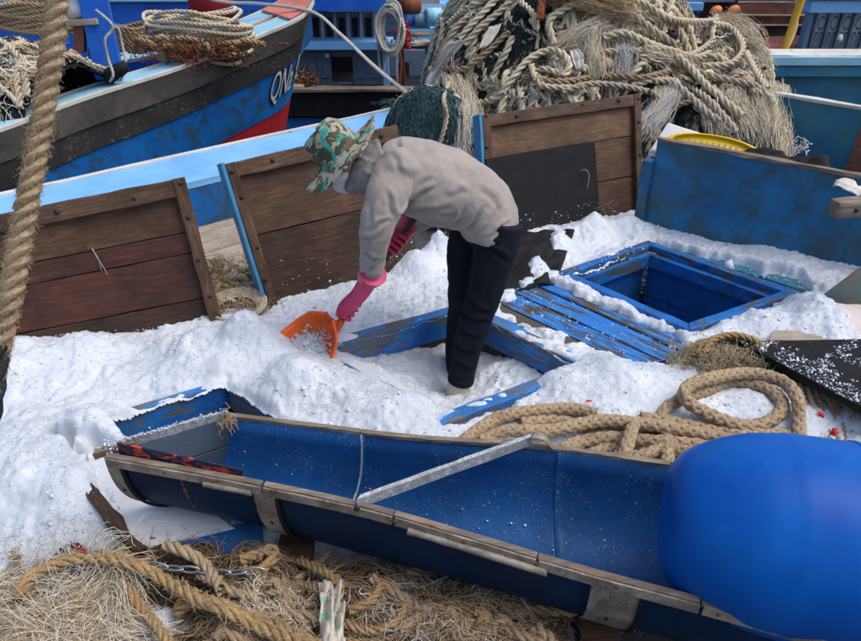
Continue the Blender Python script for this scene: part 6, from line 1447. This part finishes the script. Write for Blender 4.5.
creases(tro, [(478, 240, 510, 262, .012, .014), (470, 236, 500, 246, .01, .012), (462, 300, 492, 312, .010, .016), (458, 314, 488, 322, .010, .016), (456, 330, 484, 336, .009, .014), (450, 346, 478, 350, .008, .014), (448, 360, 474, 366, .008, .014), (478, 262, 476, 300, .016, .010), (494, 262, 484, 300, .012, .009), (448, 250, 462, 300, .012, .010)], 2.88)
cfc = nearA[-1]; lathe('sleeve_cuff', [(.045, -.02), (.056, -.02), (.058, -.012), (.058, .014), (.053, .018), (.045, .016)], M['shirt'], worker, mat_from(cfc, *frame(np.cross(nearA[-1] - nearA[-2], [0, 1, 0]), nearA[-1] - nearA[-2])), 28)
# cuffs
for c_, t_, r in ((legN[-1], legN[-1] - legN[-2], .061), (legF[-1], legF[-1] - legF[-2], .057)):
    ex_, ey_, ez_ = frame(A(0, 1, 0) - 0 * t_, t_); lathe('trouser_cuff', [(r * .8, -.03), (r * 1.04, -.025), (r * 1.07, .0), (r * 1.04, .012), (r * .85, .012), (r * .8, -.02)], M['trousers'], worker, mat_from(c_, ex_, ey_, ez_), 20)
# boots sunk in the ice
for c_, yy in ((legN[-1], 2.91), (legF[-1], 3.09)):
    a = c_ + A(0, 0, .03); b_ = c_ + A(-.02, -.005, -.08); 
    fuse('boot', [limb([a, b_, b_ + A(-.01, 0, -.05)], [.052, .056, .055]), limb([b_ + A(.04, 0, -.05), b_ + A(-.06, -.01, -.05), b_ + A(-.16, -.02, -.055), b_ + A(-.19, -.02, -.058)], [.04, .045, .035, .015], [.045, .048, .045, .02])], M['boot'], worker, .008, 4)
# head, neck, thin body inside the clothes
Hc = J(346, 160, 2.98); hup = A(-.66, .02, .75); hup /= np.linalg.norm(hup); hf = A(-.74, -.1, -.66); hf = hf - hup * hf.dot(hup); hf /= np.linalg.norm(hf); hs = np.cross(hup, hf)
def hp_(a, b, c): return Hc + hs * a + hf * b + hup * c
def ell(c, ax, n=14, m=18):
    rg_ = [[c + ax[0] * math.sin(t) * math.cos(q) + ax[1] * math.sin(t) * math.sin(q) + ax[2] * math.cos(t) for q in np.linspace(0, 2 * math.pi, m, endpoint=False)] for t in np.linspace(.06, math.pi - .06, n)]
    return loft(rg_)
def fingers(S, d, side, away, R=.018, r=.0112, n=4):
    """four unequal fingers and a thumb closing round a shaft through S along d; palm lies on the `away` side"""
    d = d / np.linalg.norm(d); away = away - d * away.dot(d); away /= np.linalg.norm(away); sdv = np.cross(d, away) * side; out = []
    for k in range(n):
        c = S + d * (k - 1.5) * .0280; rr = R + r * (1.0 + .06 * (k % 2)); L = (4.0, 4.5, 4.2, 3.6)[k]
        P_ = [c + away * (rr + .012) - sdv * .028] + [c + away * rr * math.cos(t) + sdv * rr * math.sin(t) for t in np.linspace(-.35, L, 9)]
        out.append(limb(P_, np.linspace(r * 1.12, r * .85, len(P_)), None, 8, d))
    c = S - d * .045; P_ = [c + away * (R + .02) - sdv * .03, c + away * (R + .008) - sdv * .028 - d * .002, c - sdv * (R + .012) + d * .012, c - sdv * (R + .004) - away * .018 + d * .026, c - away * (R + .006) + d * .034]
    out.append(limb(P_, [.014, .013, .0115, .010, .008], None, 8, away + d * .2)); return out
shaft0, shaft1 = J(334, 331, 2.985), J(404, 233, 3.14); sdir = (shaft1 - shaft0) / np.linalg.norm(shaft1 - shaft0)
def on_shaft(u):
    t = (u - 334) / 70.0; return shaft0 + (shaft1 - shaft0) * t
SN, SF = on_shaft(350), on_shaft(397)
def hand(S, wrist, mat, side, d, cuff=True):
    away = wrist - S; al = away / np.linalg.norm(away); aw = al - sdir * al.dot(sdir); aw /= np.linalg.norm(aw); sdv = np.cross(d / np.linalg.norm(d), aw) * side
    pl = [S + aw * .035 - sdv * .018 + d * .0, S + aw * .055 - sdv * .02, wrist * .5 + (S + aw * .05) * .5, wrist]
    pcs = [limb([S + aw * .026 - sdv * .022, *pl[1:]], [.028, .034, .038, .042], [.056, .058, .052, .046], 14, d)] + fingers(S, d, side, aw)
    if cuff: pcs.append(limb([wrist - al * .015, wrist + al * .035, wrist + al * .075], [.038, .052, .064], None, 18))
    return pcs
wN = J(368, 281, 2.865); wF = J(409, 226, 3.235)
fuse('glove', hand(SN, wN, None, 1, sdir), M['glove'], worker, .0034, 2)
fuse('glove', hand(SF, wF, None, -1, sdir), M['glove_red'], worker, .0034, 2)
body = [limb(spine[1:], [.09, .10, .11, .10, .09, .06], [.15, .15, .15, .16, .16, .08]), limb(nearA, [.05, .048, .042, .036, .027]), limb(farA, [.05, .046, .04, .034, .027]), limb(legN, [.075, .07, .06, .048, .045, .04]), limb(legF, [.07, .065, .055, .046, .043, .04]),
        limb([spine[-1] + A(.02, 0, 0), J(366, 164, 3.02), Hc - hup * .03], [.07, .055, .06]), ell(Hc, (hs * .075, hf * .088, hup * .105)), ell(hp_(0, .045, -.06), (hs * .05, hf * .05, hup * .045)),
        limb([hp_(0, .082, .02), hp_(0, .103, -.008), hp_(0, .096, -.022)], [.008, .013, .012]), ell(hp_(.074, 0, -.01), (hs * .012, hf * .02, hup * .03)), ell(hp_(-.074, 0, -.01), (hs * .012, hf * .02, hup * .03)),
        ell(hp_(0, .088, -.05), (hs * .024, hf * .01, hup * .009)), ell(hp_(0, .085, .035), (hs * .05, hf * .012, hup * .008)), limb([nearA[-1], (nearA[-1] + wN) / 2, wN + (SN - wN) * .3], [.027, .025, .02]), limb([farA[-1], (farA[-1] + wF) / 2, wF + (SF - wF) * .3], [.027, .025, .02])]
fuse('body', body, M['skin'], worker, .009, 3)
for s_ in (-1, 1): 
    v_, f_ = ell(hp_(.032 * s_, .086, .012), (hs * .013, hf * .008, hup * .009), 8, 10); put('eye', pymesh('eye', v_, f_), M['white_plastic'], worker)
v_, f_ = ell(hp_(0, -.012, .03), (hs * .082, hf * .085, hup * .092)); put('hair', pymesh('hair', v_, f_), M['black_rubber'], worker)
# scarf over neck and cheeks, hanging corner, white mask
fuse('scarf', [limb([J(384, 163, 3.02), J(372, 166, 3.01), J(362, 168, 3.0)], [.105, .10, .085], [.125, .115, .10], 20), limb([J(366, 158, 2.93), J(360, 174, 2.91), J(352, 188, 2.905), J(349, 194, 2.905)], [.045, .042, .034, .016], [.04, .035, .03, .012]), limb([J(372, 172, 2.90), J(366, 186, 2.89), J(360, 194, 2.89)], [.04, .03, .012])], M['hood'], worker, .008, 5, [(.04, .016), (.015, .005)])
fuse('face_mask', [ell(hp_(0, .062, -.055), (hs * .062, hf * .062, hup * .055)), limb([J(350, 170, 2.96), J(342, 176, 2.93), J(334, 179, 2.93)], [.03, .028, .012], [.05, .05, .03])], M['mask'], worker, .007, 4)
# hat
hc_ = hp_(0, .0, .045)
def hatpt(r, ang, z): return hc_ + (hf * math.cos(ang) + hs * math.sin(ang)) * r + hup * z
rg_ = []
for r, z in ((.003, .118), (.05, .117), (.078, .112), (.088, .098), (.094, .06), (.099, .012), (.101, .0), (.125, -.006), (.155, -.014), (.185, -.020), (.205, -.022)):
    row = []
    for a in np.linspace(0, 2 * math.pi, 72, endpoint=False):
        k = max(0, (r - .10) / .10); fl_ = .020 * k * max(0, -math.cos(a)) ** 2 - .030 * k * math.sin(a) ** 2 + .010 * k * math.sin(4 * a + 1)
        cr_k = .012 * math.sin(3 * a + 2) * (z / .118 if z > 0 else 0) + (-.010 * max(0, math.cos(2 * a)) if r < .08 and z > .1 else 0)
        row.append(hatpt(r * (1 + (.02 if r > .12 else 0) * math.cos(a) ** 2), a, z + fl_ + cr_k))
    rg_.append(row)
v_, f_ = loft(rg_, True, False); hat = put('hat', pymesh('hat', v_, f_), M['camo'], worker); m_ = hat.modifiers.new('t', 'SOLIDIFY'); m_.thickness = .0035
v_, f_ = loft([[hatpt(.1025 + .001 * (z > .012), a, z) for a in np.linspace(0, 2 * math.pi, 48, endpoint=False)] for z in (.001, .012, .024)], True, False); o = put('hat_band', pymesh('hat_band', v_, f_), M['camo'], hat)
# shovel
shv = thing('shovel', shaft0, 'bright orange scoop shovel with wooden handle held low in the ice by the worker', 'shovel')
rope('handle', [shaft0 - sdir * .05, (shaft0 + shaft1) / 2, shaft1 + sdir * .12], .0145, M['wood_mid'], shv, kind='plain', sides=14, step=.02)
tgp = shaft1 + sdir * .12; rope('grip', [tgp - A(0, .06, 0) , tgp, tgp + A(0, .06, 0)], .013, M['orange_plastic'], shv, kind='plain', sides=12, step=.01)
f0_ = A(-.70, -.62, -.28); f0_ /= np.linalg.norm(f0_); s0_ = J(331, 366, 2.84) - J(298, 332, 2.98); s0_ -= f0_ * s0_.dot(f0_); s0_ /= np.linalg.norm(s0_); n0_ = np.cross(f0_, s0_); n0_ = n0_ if n0_[2] > 0 else -n0_
def scoop():
    L = []
    for i in range(25):
        b_ = i / 24; row = []; wv = .132 * math.sqrt(max(.03, 1 - (1 - min(1, b_ * 1.9)) ** 2))
        for j in range(25):
            a_ = j / 24 * 2 - 1; zz = .080 * abs(a_) ** 3.0 * (1 - .40 * b_) + .095 * (1 - min(1, b_ * 2.0)) ** 1.6 + .012 * a_ * a_
            row.append(shaft0 + f0_ * (b_ * .27 - .01 - .035 * a_ * a_ * (1 - b_) * -1) + s0_ * a_ * wv + n0_ * (zz - .02))
        L.append(row)
    v_, f_ = loft(L, False, False); o = put('scoop', pymesh('scoop', v_, f_), M['orange_plastic'], shv); m_ = o.modifiers.new('t', 'SOLIDIFY'); m_.thickness = .005; return L
SL = scoop()
for k in (0, 24): rope('scoop_rim', [r_[k] for r_ in SL[::3]], .006, M['orange_plastic'], shv, kind='plain', sides=8)
rope('scoop_rim', [p for p in SL[0][::3]], .007, M['orange_plastic'], shv, kind='plain', sides=8)
lathe('socket', [(.018, -.03), (.022, -.02), (.021, .05), (.0155, .07)], M['orange_plastic'], shv, mat_from(shaft0, *frame(np.cross(sdir, [0, 1, .1]), sdir)), 16)
lc_ = np.array([shaft0 + f0_ * RNG.uniform(.02, .24) + s0_ * RNG.uniform(-.09, .09) + n0_ * RNG.uniform(0, .05) for _ in range(900)])
mnd = shaft0 + f0_ * .19 - n0_ * .022; v_, f_ = ell(mnd, (s0_ * .11, f0_ * .15, n0_ * .05), 40, 60); v_ = v_ + (.010 * vnoise(v_[:, 0], v_[:, 1], .03, 91) + .006 * vnoise(v_[:, 0], v_[:, 1], .012, 92))[:, None] * n0_; mo = put('scooped_mound', pymesh('scooped_mound', v_, f_), M['ice'], iceroot); mo['kind'] = 'stuff'
lc_ = lc_ + n0_ * -.002
chunks('scooped_ice', lc_, np.exp(RNG.normal(math.log(.0042), .5, 900)), M['ice_chunk'], iceroot)
fly = np.array([J(RNG.uniform(262, 330), 0, 2.9) * 0 + Y(RNG.uniform(285, 335), RNG.uniform(300, 330), RNG.uniform(2.9, 3.1)) for _ in range(26)]); chunks('flying_grains', fly, np.exp(RNG.normal(math.log(.004), .4, 26)), M['ice_chunk'], iceroot)
